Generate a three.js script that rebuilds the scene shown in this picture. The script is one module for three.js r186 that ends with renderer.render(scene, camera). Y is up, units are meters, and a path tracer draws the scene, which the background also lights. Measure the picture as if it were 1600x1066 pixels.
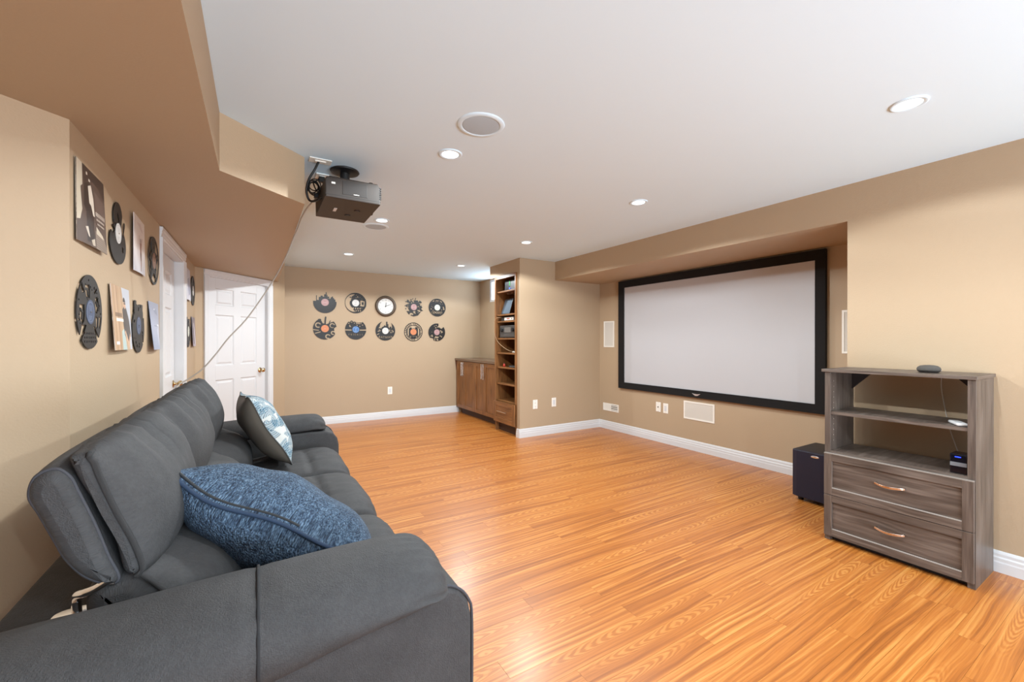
import * as THREE from 'three';
import { RoundedBoxGeometry } from 'three/addons/geometries/RoundedBoxGeometry.js';
import { mergeGeometries, mergeVertices } from 'three/addons/utils/BufferGeometryUtils.js';
import { RectAreaLightUniformsLib } from 'three/addons/lights/RectAreaLightUniformsLib.js';

// ------------------------------------------------------------------ camera, sky, light, exposure
const V3 = THREE.Vector3;
const EYE = 1.25, YAW = 31.18;
const camera = new THREE.PerspectiveCamera(78.2, 1600 / 1066, 0.05, 60);
camera.position.set(0, EYE, 0);
camera.rotation.order = 'YXZ';
camera.rotation.set(-0.0015, -YAW * Math.PI / 180, 0);
const scene = new THREE.Scene();
scene.background = new THREE.Color(0.86, 0.93, 1.0);
scene.backgroundIntensity = 2.2;
const renderer = new THREE.WebGLRenderer({ antialias: true });
renderer.toneMapping = THREE.LinearToneMapping;
renderer.toneMappingExposure = 0.73;
renderer.shadowMap.enabled = true;
RectAreaLightUniformsLib.init();
const CAN_CD = 7.6, CAN_COLOR = new THREE.Color(0.88, 0.96, 1.0);
const DAY_COLOR = new THREE.Color(0.74, 0.87, 1.0);
const areaLight = (color, intensity, w, h, at, towards) => {
  const l = new THREE.RectAreaLight(color, intensity, w, h);
  l.position.set(...at); l.lookAt(...towards); scene.add(l); return l;
};
areaLight(DAY_COLOR, 30, 3.4, 1.4, [1.5, 0.75, 3.05], [1.35, 4.3, 0]);          // added patio door behind the camera, tilted up to brighten the ceiling
areaLight(DAY_COLOR, 15, 0.8, 0.34, [3.42, 2.1, -5.98], [2.4, 2.1, -5.98]);   // basement window by the bar cabinet

// ------------------------------------------------------------------ helpers
let seedState = 7;
const rnd = () => { seedState = (seedState * 1664525 + 1013904223) >>> 0; return seedState / 4294967296; };
const reseed = (s) => { seedState = s >>> 0; };
const hash = (x, y) => { let h = (x * 374761393 + y * 668265263) | 0; h = Math.imul(h ^ (h >>> 13), 1274126177); return ((h ^ (h >>> 16)) >>> 0) / 4294967296; };
const sm = (t) => t * t * (3 - 2 * t);
function noise(x, y) {
  const xi = Math.floor(x), yi = Math.floor(y), fx = sm(x - xi), fy = sm(y - yi);
  const a = hash(xi, yi), b = hash(xi + 1, yi), c = hash(xi, yi + 1), d = hash(xi + 1, yi + 1);
  return a + (b - a) * fx + (c - a) * fy + (a - b - c + d) * fx * fy;
}
const fbm = (x, y, o = 3) => { let s = 0, a = 0.5, n = 0; for (let i = 0; i < o; i++) { s += a * noise(x, y); n += a; x = x * 2.03 + 17.1; y = y * 2.01 + 9.7; a *= 0.5; } return s / n; };
const clamp = (v, a = 0, b = 1) => Math.min(b, Math.max(a, v));
const lerp = (a, b, t) => a + (b - a) * t;
const sstep = (a, b, v) => sm(clamp((v - a) / (b - a)));

const taken = {};
const numbered = (n) => { const k = taken[n] = (taken[n] ?? -1) + 1; return k ? n + '_' + String(k).padStart(3, '0') : n; };
function add(name, geo, mat, parent) {
  const m = new THREE.Mesh(Array.isArray(geo) ? join(geo) : geo, mat);
  m.name = parent ? name : numbered(name);
  (parent || scene).add(m);
  return m;
}
function join(list) {
  const all = list.map((g) => { const h = g.index ? g.toNonIndexed() : g.clone(); for (const k of Object.keys(h.attributes)) if (!['position', 'normal', 'uv'].includes(k)) h.deleteAttribute(k); return h; });
  return mergeGeometries(all);
}
function thing(name, label, category, at = [0, 0, 0], turn = 0, group) {
  const g = new THREE.Group(); g.name = numbered(name); scene.add(g);
  g.position.set(...at); g.rotation.y = turn;
  g.userData = { label, category }; if (group) g.userData.group = group;
  return g;
}
function tag(o, label, category, group) { o.userData.label = label; o.userData.category = category; if (group) o.userData.group = group; return o; }
function struct(name, geo, mat, parent) { const m = add(name, geo, mat, parent); if (!parent) m.userData.kind = 'structure'; return m; }
function structGroup(name, at = [0, 0, 0], turn = 0) { const g = new THREE.Group(); g.name = numbered(name); g.userData.kind = 'structure'; g.position.set(...at); g.rotation.y = turn; scene.add(g); return g; }

// box between two corners with uv in metres
function bx(x0, x1, y0, y1, z0, z1, r = 0) {
  const w = Math.abs(x1 - x0), h = Math.abs(y1 - y0), d = Math.abs(z1 - z0);
  const g = r ? new RoundedBoxGeometry(w, h, d, 2, Math.min(r, w / 2.01, h / 2.01, d / 2.01)) : new THREE.BoxGeometry(w, h, d);
  g.translate((x0 + x1) / 2, (y0 + y1) / 2, (z0 + z1) / 2);
  return metres(g);
}
function metres(g, flip = false) {   // cubic uv in metres; flip turns the grain
  const p = g.attributes.position, n = g.attributes.normal, uv = new Float32Array(p.count * 2);
  for (let i = 0; i < p.count; i++) {
    const ax = Math.abs(n.getX(i)), ay = Math.abs(n.getY(i)), az = Math.abs(n.getZ(i));
    let u, v;
    if (ax >= ay && ax >= az) { u = p.getZ(i); v = p.getY(i); } else if (ay >= az) { u = p.getX(i); v = p.getZ(i); } else { u = p.getX(i); v = p.getY(i); }
    if (flip) [u, v] = [v, u];
    uv[2 * i] = u; uv[2 * i + 1] = v;
  }
  g.setAttribute('uv', new THREE.BufferAttribute(uv, 2));
  return g;
}
const ringX = (x0, x1, y0, y1, z0, z1, fb, ft, fl, fr, rr = 0) => [bx(x0, x1, y0, y0 + fb, z0, z1, rr), bx(x0, x1, y1 - ft, y1, z0, z1, rr), bx(x0, x1, y0 + fb, y1 - ft, z0, z0 + fl, rr), bx(x0, x1, y0 + fb, y1 - ft, z1 - fr, z1, rr)];
const flipUV = (g) => metres(g, true);
function tube(pts, r, seg = 40, rad = 8, closed = false) {
  const c = new THREE.CatmullRomCurve3(pts.map((p) => new V3(...p)), closed, 'catmullrom', 0.5);
  return new THREE.TubeGeometry(c, seg, r, rad, closed);
}
function rod(a, b, r, rad = 12) {
  const A = new V3(...a), B = new V3(...b), g = new THREE.CylinderGeometry(r, r, A.distanceTo(B), rad);
  g.applyQuaternion(new THREE.Quaternion().setFromUnitVectors(new V3(0, 1, 0), B.clone().sub(A).normalize()));
  g.translate((A.x + B.x) / 2, (A.y + B.y) / 2, (A.z + B.z) / 2); return g;
}
function disc(r, h, at, axis = 'y', seg = 40) {
  const g = new THREE.CylinderGeometry(r, r, h, seg);
  if (axis === 'x') g.rotateZ(Math.PI / 2); if (axis === 'z') g.rotateX(Math.PI / 2);
  g.translate(...at); return g;
}
function lathe(pts, seg = 48) { return new THREE.LatheGeometry(pts.map((p) => new THREE.Vector2(...p)), seg); }
function extrude(pts, depth, bevel = 0) {   // outline in x,y; depth along +z
  const s = new THREE.Shape(pts.map((p) => new THREE.Vector2(...p)));
  const g = new THREE.ExtrudeGeometry(s, { depth: depth - 2 * bevel, bevelEnabled: bevel > 0, bevelSize: bevel, bevelThickness: bevel, bevelSegments: 2, bevelOffset: -bevel, curveSegments: 8 });
  g.translate(0, 0, bevel); return metres(g);
}
// profile (out, up) swept from a to b on the floor plan, "out" pointing to the left of a->b when seen from above
function moulding(profile, a, b) {
  const dx = b[0] - a[0], dz = b[1] - a[1], L = Math.hypot(dx, dz);
  const g = extrude(profile, L);
  const m = new THREE.Matrix4().makeBasis(new V3(dz / L, 0, -dx / L), new V3(0, 1, 0), new V3(dx / L, 0, dz / L));
  m.setPosition(a[0], 0, a[1]);
  g.applyMatrix4(m); return g;
}

// soft upholstered form: a closed outline (a,b) carried along c, its ends rounded, its faces swollen by bulge()
function puff({ loop, n = 64, len, seg = 30, round = 0.03, bulge = () => 0, shift = () => [0, 0], map, tension = 0.5 }) {
  const c = new THREE.CatmullRomCurve3(loop.map((p) => new V3(p[0], p[1], 0)), true, 'catmullrom', tension);
  let pts = c.getSpacedPoints(n).slice(0, n).map((p) => [p.x, p.y]);
  let area = 0; for (let i = 0; i < n; i++) { const [x0, y0] = pts[i], [x1, y1] = pts[(i + 1) % n]; area += x0 * y1 - x1 * y0; }
  if (area < 0) pts.reverse();
  const nor = pts.map((_, i) => { const a = pts[(i + n - 1) % n], b = pts[(i + 1) % n]; const dx = b[0] - a[0], dy = b[1] - a[1], l = Math.hypot(dx, dy) || 1; return [dy / l, -dx / l]; });
  const cen = pts.reduce((s, p) => [s[0] + p[0] / n, s[1] + p[1] / n], [0, 0]);
  const arc = [0]; for (let i = 1; i <= n; i++) { const a = pts[i - 1], b = pts[i % n]; arc.push(arc[i - 1] + Math.hypot(b[0] - a[0], b[1] - a[1])); }
  const pos = [], uv = [], idx = [];
  const rings = [], flats = [];
  for (let j = 0; j <= seg; j++) { const t = j / seg; rings.push(0.5 - 0.5 * Math.cos(Math.PI * t) * (0.55 + 0.45 * Math.abs(Math.cos(Math.PI * t)))); }
  rings.forEach((t) => {
    const s = 2 * t - 1, d = Math.min(t, 1 - t) * len;
    flats.push([]);
    const inset = d < round ? round - Math.sqrt(Math.max(0, round * round - (round - d) * (round - d))) : 0;
    for (let i = 0; i <= n; i++) {
      const k = i % n, [x, y] = pts[k], [nx, ny] = nor[k];
      const o = bulge(s, x, y, nx, ny, t * len) - inset, sh = shift(s, x, y);
      const P = map(x + nx * o + sh[0], y + ny * o + sh[1], t * len);
      if (i < n) flats[flats.length - 1].push(new THREE.Vector2(x + nx * o + sh[0], y + ny * o + sh[1]));
      pos.push(...P); uv.push(arc[i], t * len);
    }
  });
  const W = n + 1;
  for (let j = 0; j < seg; j++) for (let i = 0; i < n; i++) { const a = j * W + i, b = a + 1, e = a + W, f = e + 1; idx.push(a, b, e, b, f, e); }
  for (const [j, sgn] of [[0, -1], [seg, 1]]) {
    const flat = flats[j], o = pos.length / 3, ax = new V3(...map(0.1, 0, j ? 1e-4 : -1e-4)).sub(new V3(...map(0.1, 0, 0))).normalize().multiplyScalar(3e-4);
    for (let i = 0; i < n; i++) { const k = j * W + i; pos.push(pos[3 * k] + ax.x, pos[3 * k + 1] + ax.y, pos[3 * k + 2] + ax.z); uv.push(flat[i].x, flat[i].y); }
    for (const [p, q2, r2] of THREE.ShapeUtils.triangulateShape(flat, [])) sgn < 0 ? idx.push(o + p, o + r2, o + q2) : idx.push(o + p, o + q2, o + r2);
  }
  return finish(pos, uv, idx);
}
function finish(pos, uv, idx) {   // smooth normals across the uv seams
  const g = new THREE.BufferGeometry();
  g.setAttribute('position', new THREE.Float32BufferAttribute(pos, 3));
  g.setIndex(idx);
  const w = mergeVertices(g, 1e-5); w.computeVertexNormals();
  const key = (x, y, z) => Math.round(x * 1e5) + ',' + Math.round(y * 1e5) + ',' + Math.round(z * 1e5), look = new Map();
  const wp = w.attributes.position, wn = w.attributes.normal;
  for (let i = 0; i < wp.count; i++) look.set(key(wp.getX(i), wp.getY(i), wp.getZ(i)), i);
  g.computeVertexNormals();
  const gn = g.attributes.normal, gp = g.attributes.position;
  for (let i = 0; i < gp.count; i++) { const k = look.get(key(gp.getX(i), gp.getY(i), gp.getZ(i))); if (k !== undefined) gn.setXYZ(i, wn.getX(k), wn.getY(k), wn.getZ(k)); }
  let vol = 0; for (let i = 0; i < idx.length; i += 3) { const a = idx[i] * 3, b = idx[i + 1] * 3, c = idx[i + 2] * 3; vol += pos[a] * (pos[b + 1] * pos[c + 2] - pos[b + 2] * pos[c + 1]) + pos[a + 1] * (pos[b + 2] * pos[c] - pos[b] * pos[c + 2]) + pos[a + 2] * (pos[b] * pos[c + 1] - pos[b + 1] * pos[c]); }
  if (vol < 0) { const ix = g.index.array; for (let i = 0; i < ix.length; i += 3) { const q = ix[i]; ix[i] = ix[i + 1]; ix[i + 1] = q; } for (let i = 0; i < gn.count; i++) gn.setXYZ(i, -gn.getX(i), -gn.getY(i), -gn.getZ(i)); }
  g.setAttribute('uv', new THREE.Float32BufferAttribute(uv, 2));
  return g;
}

// ------------------------------------------------------------------ textures
function dataTex(w, h, fn, srgb = true) {
  const d = new Uint8Array(w * h * 4);
  for (let y = 0; y < h; y++) for (let x = 0; x < w; x++) { const c = fn(x, y); const o = (y * w + x) * 4; d[o] = clamp(c[0], 0, 255); d[o + 1] = clamp(c[1], 0, 255); d[o + 2] = clamp(c[2], 0, 255); d[o + 3] = 255; }
  const t = new THREE.DataTexture(d, w, h); t.wrapS = t.wrapT = THREE.RepeatWrapping; t.magFilter = THREE.LinearFilter; t.minFilter = THREE.LinearMipmapLinearFilter; t.generateMipmaps = true;
  if (srgb) t.colorSpace = THREE.SRGBColorSpace; t.needsUpdate = true; return t;
}
function canvasTex(w, h, draw) {
  const c = document.createElement('canvas'); c.width = w; c.height = h; const x = c.getContext('2d'); draw(x, w, h);
  const t = new THREE.CanvasTexture(c); t.colorSpace = THREE.SRGBColorSpace; t.anisotropy = 8; return t;
}
const mix3 = (a, b, t) => [lerp(a[0], b[0], t), lerp(a[1], b[1], t), lerp(a[2], b[2], t)];
const wrapNoise = (x, y, px, py) => { // periodic value noise
  const xi = Math.floor(x), yi = Math.floor(y), fx = sm(x - xi), fy = sm(y - yi), m = (a, n) => ((a % n) + n) % n;
  const a = hash(m(xi, px), m(yi, py)), b = hash(m(xi + 1, px), m(yi, py)), c = hash(m(xi, px), m(yi + 1, py)), d = hash(m(xi + 1, px), m(yi + 1, py));
  return a + (b - a) * fx + (c - a) * fy + (a - b - c + d) * fx * fy;
};
// laminate strips: ten 1.2 m x 96 mm strips in one sheet
const STRIPS = 10, ROW = 0.096, STRIP_L = 1.2;
const floorTex = dataTex(1536, 80 * STRIPS, (px, py) => {
  const k = Math.floor(py / 80), v = (py % 80) / 80 * ROW, u = px / 1536 * STRIP_L, q = k * 31.7;
  const w = v + 0.016 * (fbm(u * 2.2 + q, 3.3 + v * 9, 2) - 0.5) + 0.005 * (noise(u * 7 + q, v * 40) - 0.5) + 0.012 * Math.sin(u * (1.2 + hash(k, 3)) + q);
  let tone = 0.5 + 0.42 * (fbm(u * 0.8 + q, w * 36, 2) - 0.5) + 0.6 * (fbm(u * 1.1 + q, w * 92, 2) - 0.5) * (0.6 + 0.6 * noise(u * 2 + q, v * 15));
  tone += 0.17 * Math.sin(w * 2 * Math.PI / 0.024 + 6 * noise(u * 1.1 + q, w * 22)) * noise(u * 1.7 + q, 8.1 + w * 20);
  tone += 0.28 * (noise(u * 3.0 + q, w * 220) - 0.5) + 0.16 * (noise(u * 16 + q, w * 460) - 0.5) + 0.26 * (noise(u * 2.2 + q, w * 640) - 0.5) + 0.3 * Math.max(0, noise(u * 1.4 + q, w * 330) - 0.72);
  if (k === 1 || k === 3 || k === 6 || k === 8) {   // cathedral figure
    const vc = ROW * (0.35 + 0.3 * hash(k, 5)), uc = STRIP_L * (0.25 + 0.5 * hash(k, 9));
    const a = Math.abs(w - vc) / 0.024, f = sstep(1.2, 0.5, a) * sstep(0.62, 0.3, Math.abs(u - uc));
    const sr = Math.sin(((u - uc) * (u > uc ? 105 : -105)) + a * a * 13 + 5 * noise(u * 7, v * 45) + 1.5 * noise(u * 40, v * 160) + q), s = Math.sign(sr) * Math.sqrt(Math.abs(sr));
    tone = lerp(tone, 0.6 + 0.23 * s + 0.2 * (noise(u * 30, w * 300) - 0.5), f * 0.8);
  }
  tone = clamp(tone + 0.06 * (hash(k, 77) - 0.5));
  const D = [136, 74, 24], M = [180, 107, 42], L = [212, 149, 78];
  const c = tone < 0.5 ? mix3(D, M, tone * 2) : mix3(M, L, tone * 2 - 1);
  return c;
});
const grainTex = (dark, mid, light, along = 26, n = 512) => dataTex(n, n, (x, y) => {   // grain runs along v (1 tile = 0.5 m)
  const u = x / n, v = y / n;
  const a = wrapNoise(u * 48 + 2 * wrapNoise(u * 6, v * 3, 6, 3), v * 3, 48, 3), b = wrapNoise(u * 128, v * 8, 128, 8), c = wrapNoise(u * 9, v * 2, 9, 2);
  const t = clamp(0.5 * a + 0.25 * b + 0.35 * c - 0.05);
  return t < 0.5 ? mix3(dark, mid, t * 2) : mix3(mid, light, t * 2 - 1);
});
const setRep = (t, x, y) => { t.repeat.set(x, y); return t; };
const greyWood = setRep(grainTex([58, 49, 43], [90, 78, 70], [124, 112, 103]), 2, 2);
const cherryWood = setRep(grainTex([92, 57, 28], [128, 84, 45], [158, 108, 62]), 2, 2);
const leatherBump = setRep(dataTex(512, 512, (x, y) => {
  const u = x / 512, v = y / 512;
  let a = wrapNoise(u * 90, v * 90, 90, 90), b = wrapNoise(u * 180 + 3, v * 180, 180, 180), c = wrapNoise(u * 20, v * 20, 20, 20);
  const h = 255 * clamp(0.5 * Math.abs(a - 0.5) * 2 + 0.35 * b + 0.15 * c); return [h, h, h];
}, false), 4, 4);
const suedeTex = setRep(dataTex(512, 512, (x, y) => {
  const u = x / 512, v = y / 512, a = wrapNoise(u * 8, v * 8, 8, 8), b = wrapNoise(u * 120, v * 120, 120, 120), c = wrapNoise(u * 30, v * 30, 30, 30);
  const t = 0.86 + 0.10 * (a - 0.5) + 0.12 * (b - 0.5) + 0.08 * (c - 0.5); return [62 * t, 61 * t, 61.5 * t];
}), 2, 2);
const plushTex = setRep(dataTex(512, 512, (x, y) => {
  const u = x / 512, v = y / 512, wv = 1.3 * wrapNoise(u * 12, v * 12, 12, 12);
  const f = wrapNoise(u * 150 + wv * 3, v * 60 + wv * 2, 150, 60), g = wrapNoise(u * 60 + wv, v * 140, 60, 140), h = wrapNoise(u * 14, v * 14, 14, 14);
  const t = clamp((0.5 * f + 0.5 * g - 0.5) * 1.35 + 0.42 + 0.22 * (h - 0.5));
  return mix3([24, 38, 56], [100, 122, 142], t);
}), 4.5, 4.5);
const plushBump = setRep(dataTex(512, 512, (x, y) => {
  const u = x / 512, v = y / 512, t = 255 * (0.6 * wrapNoise(u * 130, v * 130, 130, 130) + 0.4 * wrapNoise(u * 50, v * 50, 50, 50)); return [t, t, t];
}, false), 3, 3);
const wallBump = setRep(dataTex(256, 256, (x, y) => { const t = 255 * (0.6 * wrapNoise(x / 4, y / 4, 64, 64) + 0.4 * wrapNoise(x / 2, y / 2, 128, 128)); return [t, t, t]; }, false), 3, 3);

// ------------------------------------------------------------------ materials
const std = (color, rough = 0.6, o = {}) => new THREE.MeshStandardMaterial({ color, roughness: rough, ...o });
const M = {
  wall: std(0xad967a, 0.62, { bumpMap: wallBump, bumpScale: 0.0004 }),
  ceiling: std(0xd5ebf8, 0.9),  // cool tint painted in to cancel the warm light bounced off the floor
  white: std(0xd0cfcf, 0.38),
  floor: new THREE.MeshPhysicalMaterial({ map: floorTex, roughness: 0.42, clearcoat: 0.45, clearcoatRoughness: 0.26 }),
  subfloor: std(0x3a2413, 0.9),
  sofa: std(0xffffff, 0.78, { map: suedeTex, bumpMap: leatherBump, bumpScale: 0.001 }),
  piping: std(0x333338, 0.75),
  sofaDark: std(0x1e1e20, 0.9),
  chrome: std(0xe4e4e6, 0.12, { metalness: 1 }),
  brass: std(0xcbb287, 0.2, { metalness: 1 }),
  nickel: std(0xcfcac4, 0.24, { metalness: 1 }),
  bronze: std(0xd0bfb2, 0.18, { metalness: 1 }),
  greyWood: std(0xffffff, 0.42, { map: greyWood }),
  cherry: std(0xffffff, 0.42, { map: cherryWood }),
  cherryDark: std(0x5a3420, 0.5),
  counter: std(0x6b5442, 0.3),
  toe: std(0x3c2415, 0.6),
  black: std(0x131213, 0.5),
  blackGloss: std(0x0c0d16, 0.12),
  velvet: std(0x0d0908, 0.95),
  screen: std(0xb5b4b6, 0.9),
  vinyl: std(0x100c0a, 0.5),
  plug: std(0xe9e4da, 0.4),
  plugDark: std(0x3a362f, 0.6),
  grille: std(0xcac4ba, 0.8),
  ceilGrille: std(0xaebfcb, 0.9),  // cool tint here too, offsetting warm floor bounce on the grilles
  projector: std(0x2b221b, 0.55),
  projectorDark: std(0x211a15, 0.55),
  cableBlack: std(0x15120f, 0.5),
  cableWhite: std(0xcfc8be, 0.5),
  cord: std(0x968c80, 0.5),
  cableTan: std(0xa98865, 0.5),
  glass: new THREE.MeshPhysicalMaterial({ color: 0xffffff, roughness: 0.05, transmission: 1, thickness: 0, ior: 1.5 }),
  lens: std(0xffffff, 0.4, { emissive: 0xffffff, emissiveIntensity: 3.2 }),
};

// ------------------------------------------------------------------ room shell
const H = 2.309, SOFFIT = 2.038;
const XR = 3.43, XS = 4.235, ZB = -6.78, XL = -0.575, ZREAR = 3.2, XFAR = -2.9;
// floor: single laminate strips
{
  const floor = structGroup('floor');
  struct('subfloor', bx(XFAR - 0.2, XS + 0.3, -0.12, -0.008, ZB - 0.2, ZREAR + 0.2), M.subfloor, floor);
  reseed(41);
  const F = new V3(Math.sin(YAW * Math.PI / 180), 0, -Math.cos(YAW * Math.PI / 180)), all = [];
  const rows = Math.ceil((ZREAR + 0.1 - ZB) / ROW);
  for (let r = 0; r < rows; r++) {
    const z0 = ZB - 0.02 + r * ROW; let x = XFAR - 0.1 - rnd() * STRIP_L;
    while (x < XS + 0.02) {
      const L = rnd() < 0.3 ? 0.6 + 0.4 * rnd() : STRIP_L, a = Math.max(x, XFAR - 0.05), b = Math.min(x + L, XS + 0.06);
      if (b - a > 0.03) {
        const cx = (a + b) / 2, cz = z0 + ROW / 2, depth = cx * F.x + cz * F.z, side = Math.abs(cx * -F.z + cz * F.x);
        const seen = depth > 0.9 && side < depth * 1.5 && cx > 0.0;
        all.push({ a, b, z0, k: Math.floor(rnd() * STRIPS), u0: rnd(), flip: rnd() < 0.5, size: seen ? (b - a) / (depth * depth * depth) : 0 });
      }
      x += L;
    }
  }
  const order = all.slice().sort((p, q) => q.size - p.size); order.slice(0, 296).forEach((p) => { if (p.size > 0) p.own = true; });
  const rest = [];
  for (const p of all) {
    const g = new THREE.BoxGeometry(p.b - p.a - 0.0007, 0.008, ROW - 0.0007), uv = g.attributes.uv, P = g.attributes.position;
    const c = 0.0006;   // eased top edges
    for (let i = 0; i < P.count; i++) {
      const lx = P.getX(i) + (p.b - p.a) / 2, lz = (P.getZ(i) + ROW / 2) / ROW;
      uv.setXY(i, p.u0 * 0.0 + (p.flip ? 1 - lx / STRIP_L : lx / STRIP_L), (p.k + 0.02 + 0.96 * clamp(lz)) / STRIPS);
    }
    g.translate((p.a + p.b) / 2, -0.004 + c * 0.3 * (hash(Math.round(p.a * 100), Math.round(p.z0 * 100)) - 1), p.z0 + ROW / 2);
    if (p.own) add('plank', g, M.floor, floor); else rest.push(g);
  }
  const st = add('distant_planks', rest, M.floor, floor); st.userData.kind = 'stuff';
}
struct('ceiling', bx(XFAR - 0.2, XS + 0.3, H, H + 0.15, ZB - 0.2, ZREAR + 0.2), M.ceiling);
struct('wall_back', bx(0.19, XR + 0.15, 0, H, ZB - 0.12, ZB), M.wall);
{ // rear right wall with the window opening, behind the bar cabinet and the built-in shelves
  const zA = -6.41, zB = -5.56, yA = 1.91, yB = 2.285;
  struct('wall_right_rear', [bx(XR, XR + 0.2, 0, yA, ZB, -4.6), bx(XR, XR + 0.2, yB, H, ZB, -4.6), bx(XR, XR + 0.2, yA, yB, ZB, zA), bx(XR, XR + 0.2, yA, yB, zB, -4.6)], M.wall);
  const w = structGroup('window_1'), f = 0.035;
  add('window_frame', [...ringX(XR + 0.004, XR + 0.04, yA, yB, zA, zB, f, f, f, f), bx(XR + 0.01, XR + 0.036, yA + f, yB - f, -6.0, -5.97)], M.white, w);
  add('pane', bx(XR + 0.018, XR + 0.022, yA + f, yB - f, zA + f, zB - f), std(0xffffff, 0.5, { emissive: 0xf4f8ff, emissiveIntensity: 1.15 }), w);
}
const Z_RET = -4.545;
struct('wall_return', bx(2.867, XS + 0.12, 0, H, -4.61, Z_RET), M.wall);
struct('trim_1', bx(2.867, XR, 2.135, H, -5.35, -4.61), M.wall);          // header over the built-in shelves
struct('wall_screen', bx(XS, XS + 0.12, 0, H, Z_RET, -1.14), M.wall);
struct('wall_alcove_end', bx(XR + 0.001, XS, 0, H, -1.262, -1.14), M.wall);
struct('trim_2', bx(XR, XS, 2.06, H, Z_RET, -1.262), M.wall);             // soffit over the screen
struct('wall_right', bx(XR, XR + 0.12, 0, H, -1.262, ZREAR), M.wall);
// left side walls
const DW = { a: [-0.507, -5.654], d: [0.6659, -0.746] };                    // angled door wall: a point and its direction
const dwAt = (s, o = 0) => [DW.a[0] + DW.d[0] * s - DW.d[1] * o, DW.a[1] + DW.d[1] * s + DW.d[0] * o];   // o: out into the room
{
  const t = 0.12, z0 = -4.75, z1 = -3.80, hd = 1.968;
  struct('wall_left', [bx(XL - t, XL, 0, H, z1, -2.1), bx(XL - t, XL, 0, H, -5.6, z0), bx(XL - t, XL, hd, H, z0, z1)], M.wall);
  // angled wall round the white closet door
  const g = structGroup('wall_left_angled', [DW.a[0], 0, DW.a[1]], Math.atan2(-DW.d[1], DW.d[0]));
  add('wall_panel', [bx(-0.14, 0.055, 0, H, -t, 0), bx(0.935, 1.235, 0, H, -t, 0), bx(0.055, 0.935, 1.985, H, -t, 0)], M.wall, g);
  const e = dwAt(1.235);
  struct('wall_left_end', bx(e[0] - t, e[0], 0, H, ZB, e[1] + 0.0), M.wall);
  // near angled wall and the room behind the camera
  const A = [-0.575, -2.1], dA = [-0.781, 0.624], LA = 2.976;
  const ga = structGroup('wall_left_near', [A[0], 0, A[1]], Math.atan2(-dA[1], dA[0]));
  add('wall_panel', bx(0, LA + 0.1, 0, H, 0, t), M.wall, ga);
  struct('wall_far_left', bx(XFAR - t, XFAR, 0, H, -0.3, ZREAR), M.wall);
  // dropped soffit along the left wall
  const pts = [[-0.152, ZREAR], [-0.152, -2.368], [0.231, -2.70], [0.231, -6.47], [-0.58, -5.56], [-0.58, -2.1], [-2.95, -0.2], [-2.95, ZREAR]];
  const s = new THREE.Shape(pts.map((p) => new THREE.Vector2(p[0], -p[1])));
  const gs = new THREE.ExtrudeGeometry(s, { depth: H - SOFFIT + 0.01, bevelEnabled: false }); gs.rotateX(-Math.PI / 2); gs.translate(0, SOFFIT, 0);
  struct('trim_3', metres(gs), M.wall);
}
{ // rear wall with a glazed patio door added behind the camera for neutral daylight
  const x0 = -0.2, x1 = 3.38, y1 = 2.12;
  struct('wall_rear', [bx(XFAR, x0, 0, H, ZREAR, ZREAR + 0.12), bx(x1, XR, 0, H, ZREAR, ZREAR + 0.12), bx(x0, x1, y1, H, ZREAR, ZREAR + 0.12)], M.wall);
  const d = structGroup('door_3'), f = 0.07, zz = [ZREAR + 0.03, ZREAR + 0.08];
  add('door_frame', [bx(x0, x0 + f, f, y1 - f, ...zz), bx(x1 - f, x1, f, y1 - f, ...zz), bx(0.96, 1.04, f, y1 - f, ...zz), bx(2.16, 2.24, f, y1 - f, ...zz), bx(x0, x1, y1 - f, y1, ...zz), bx(x0, x1, 0, f, ...zz)], M.white, d);
  for (const [a, b] of [[x0 + f, 0.96], [1.04, 2.16], [2.24, x1 - f]]) add('pane', bx(a, b, f, y1 - f, ZREAR + 0.05, ZREAR + 0.056), M.glass, d);
}
// baseboards
const BASE = [[0, 0], [0.018, 0], [0.018, 0.052], [0.0155, 0.06], [0.0155, 0.076], [0.011, 0.084], [0.011, 0.098], [0.007, 0.108], [0.004, 0.113], [0, 0.113]];
struct('baseboard_back', moulding(BASE, [3.0, ZB], [0.31, ZB]), M.white);
struct('baseboard_return', [moulding(BASE, [XS, Z_RET], [2.849, Z_RET]), moulding(BASE, [2.867, Z_RET - 0.0003], [2.867, -4.61])], M.white);
struct('baseboard_screen', moulding(BASE, [XS, -1.262], [XS, Z_RET]), M.white);
struct('baseboard_right', moulding(BASE, [XR, ZREAR], [XR, -1.262]), M.white);
struct('baseboard_left', [moulding(BASE, [XL, -3.73], [XL, -2.1]), moulding(BASE, [XL, -5.57], [XL, -4.82])], M.white);
{ const e0 = dwAt(1.02), e1 = dwAt(1.235); struct('baseboard_left_angled', moulding(BASE, e1, e0), M.white); }
{ const a = [-0.575, -2.1], b = [-2.9, -0.243]; struct('baseboard_left_near', moulding(BASE, a, b), M.white); }

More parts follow.
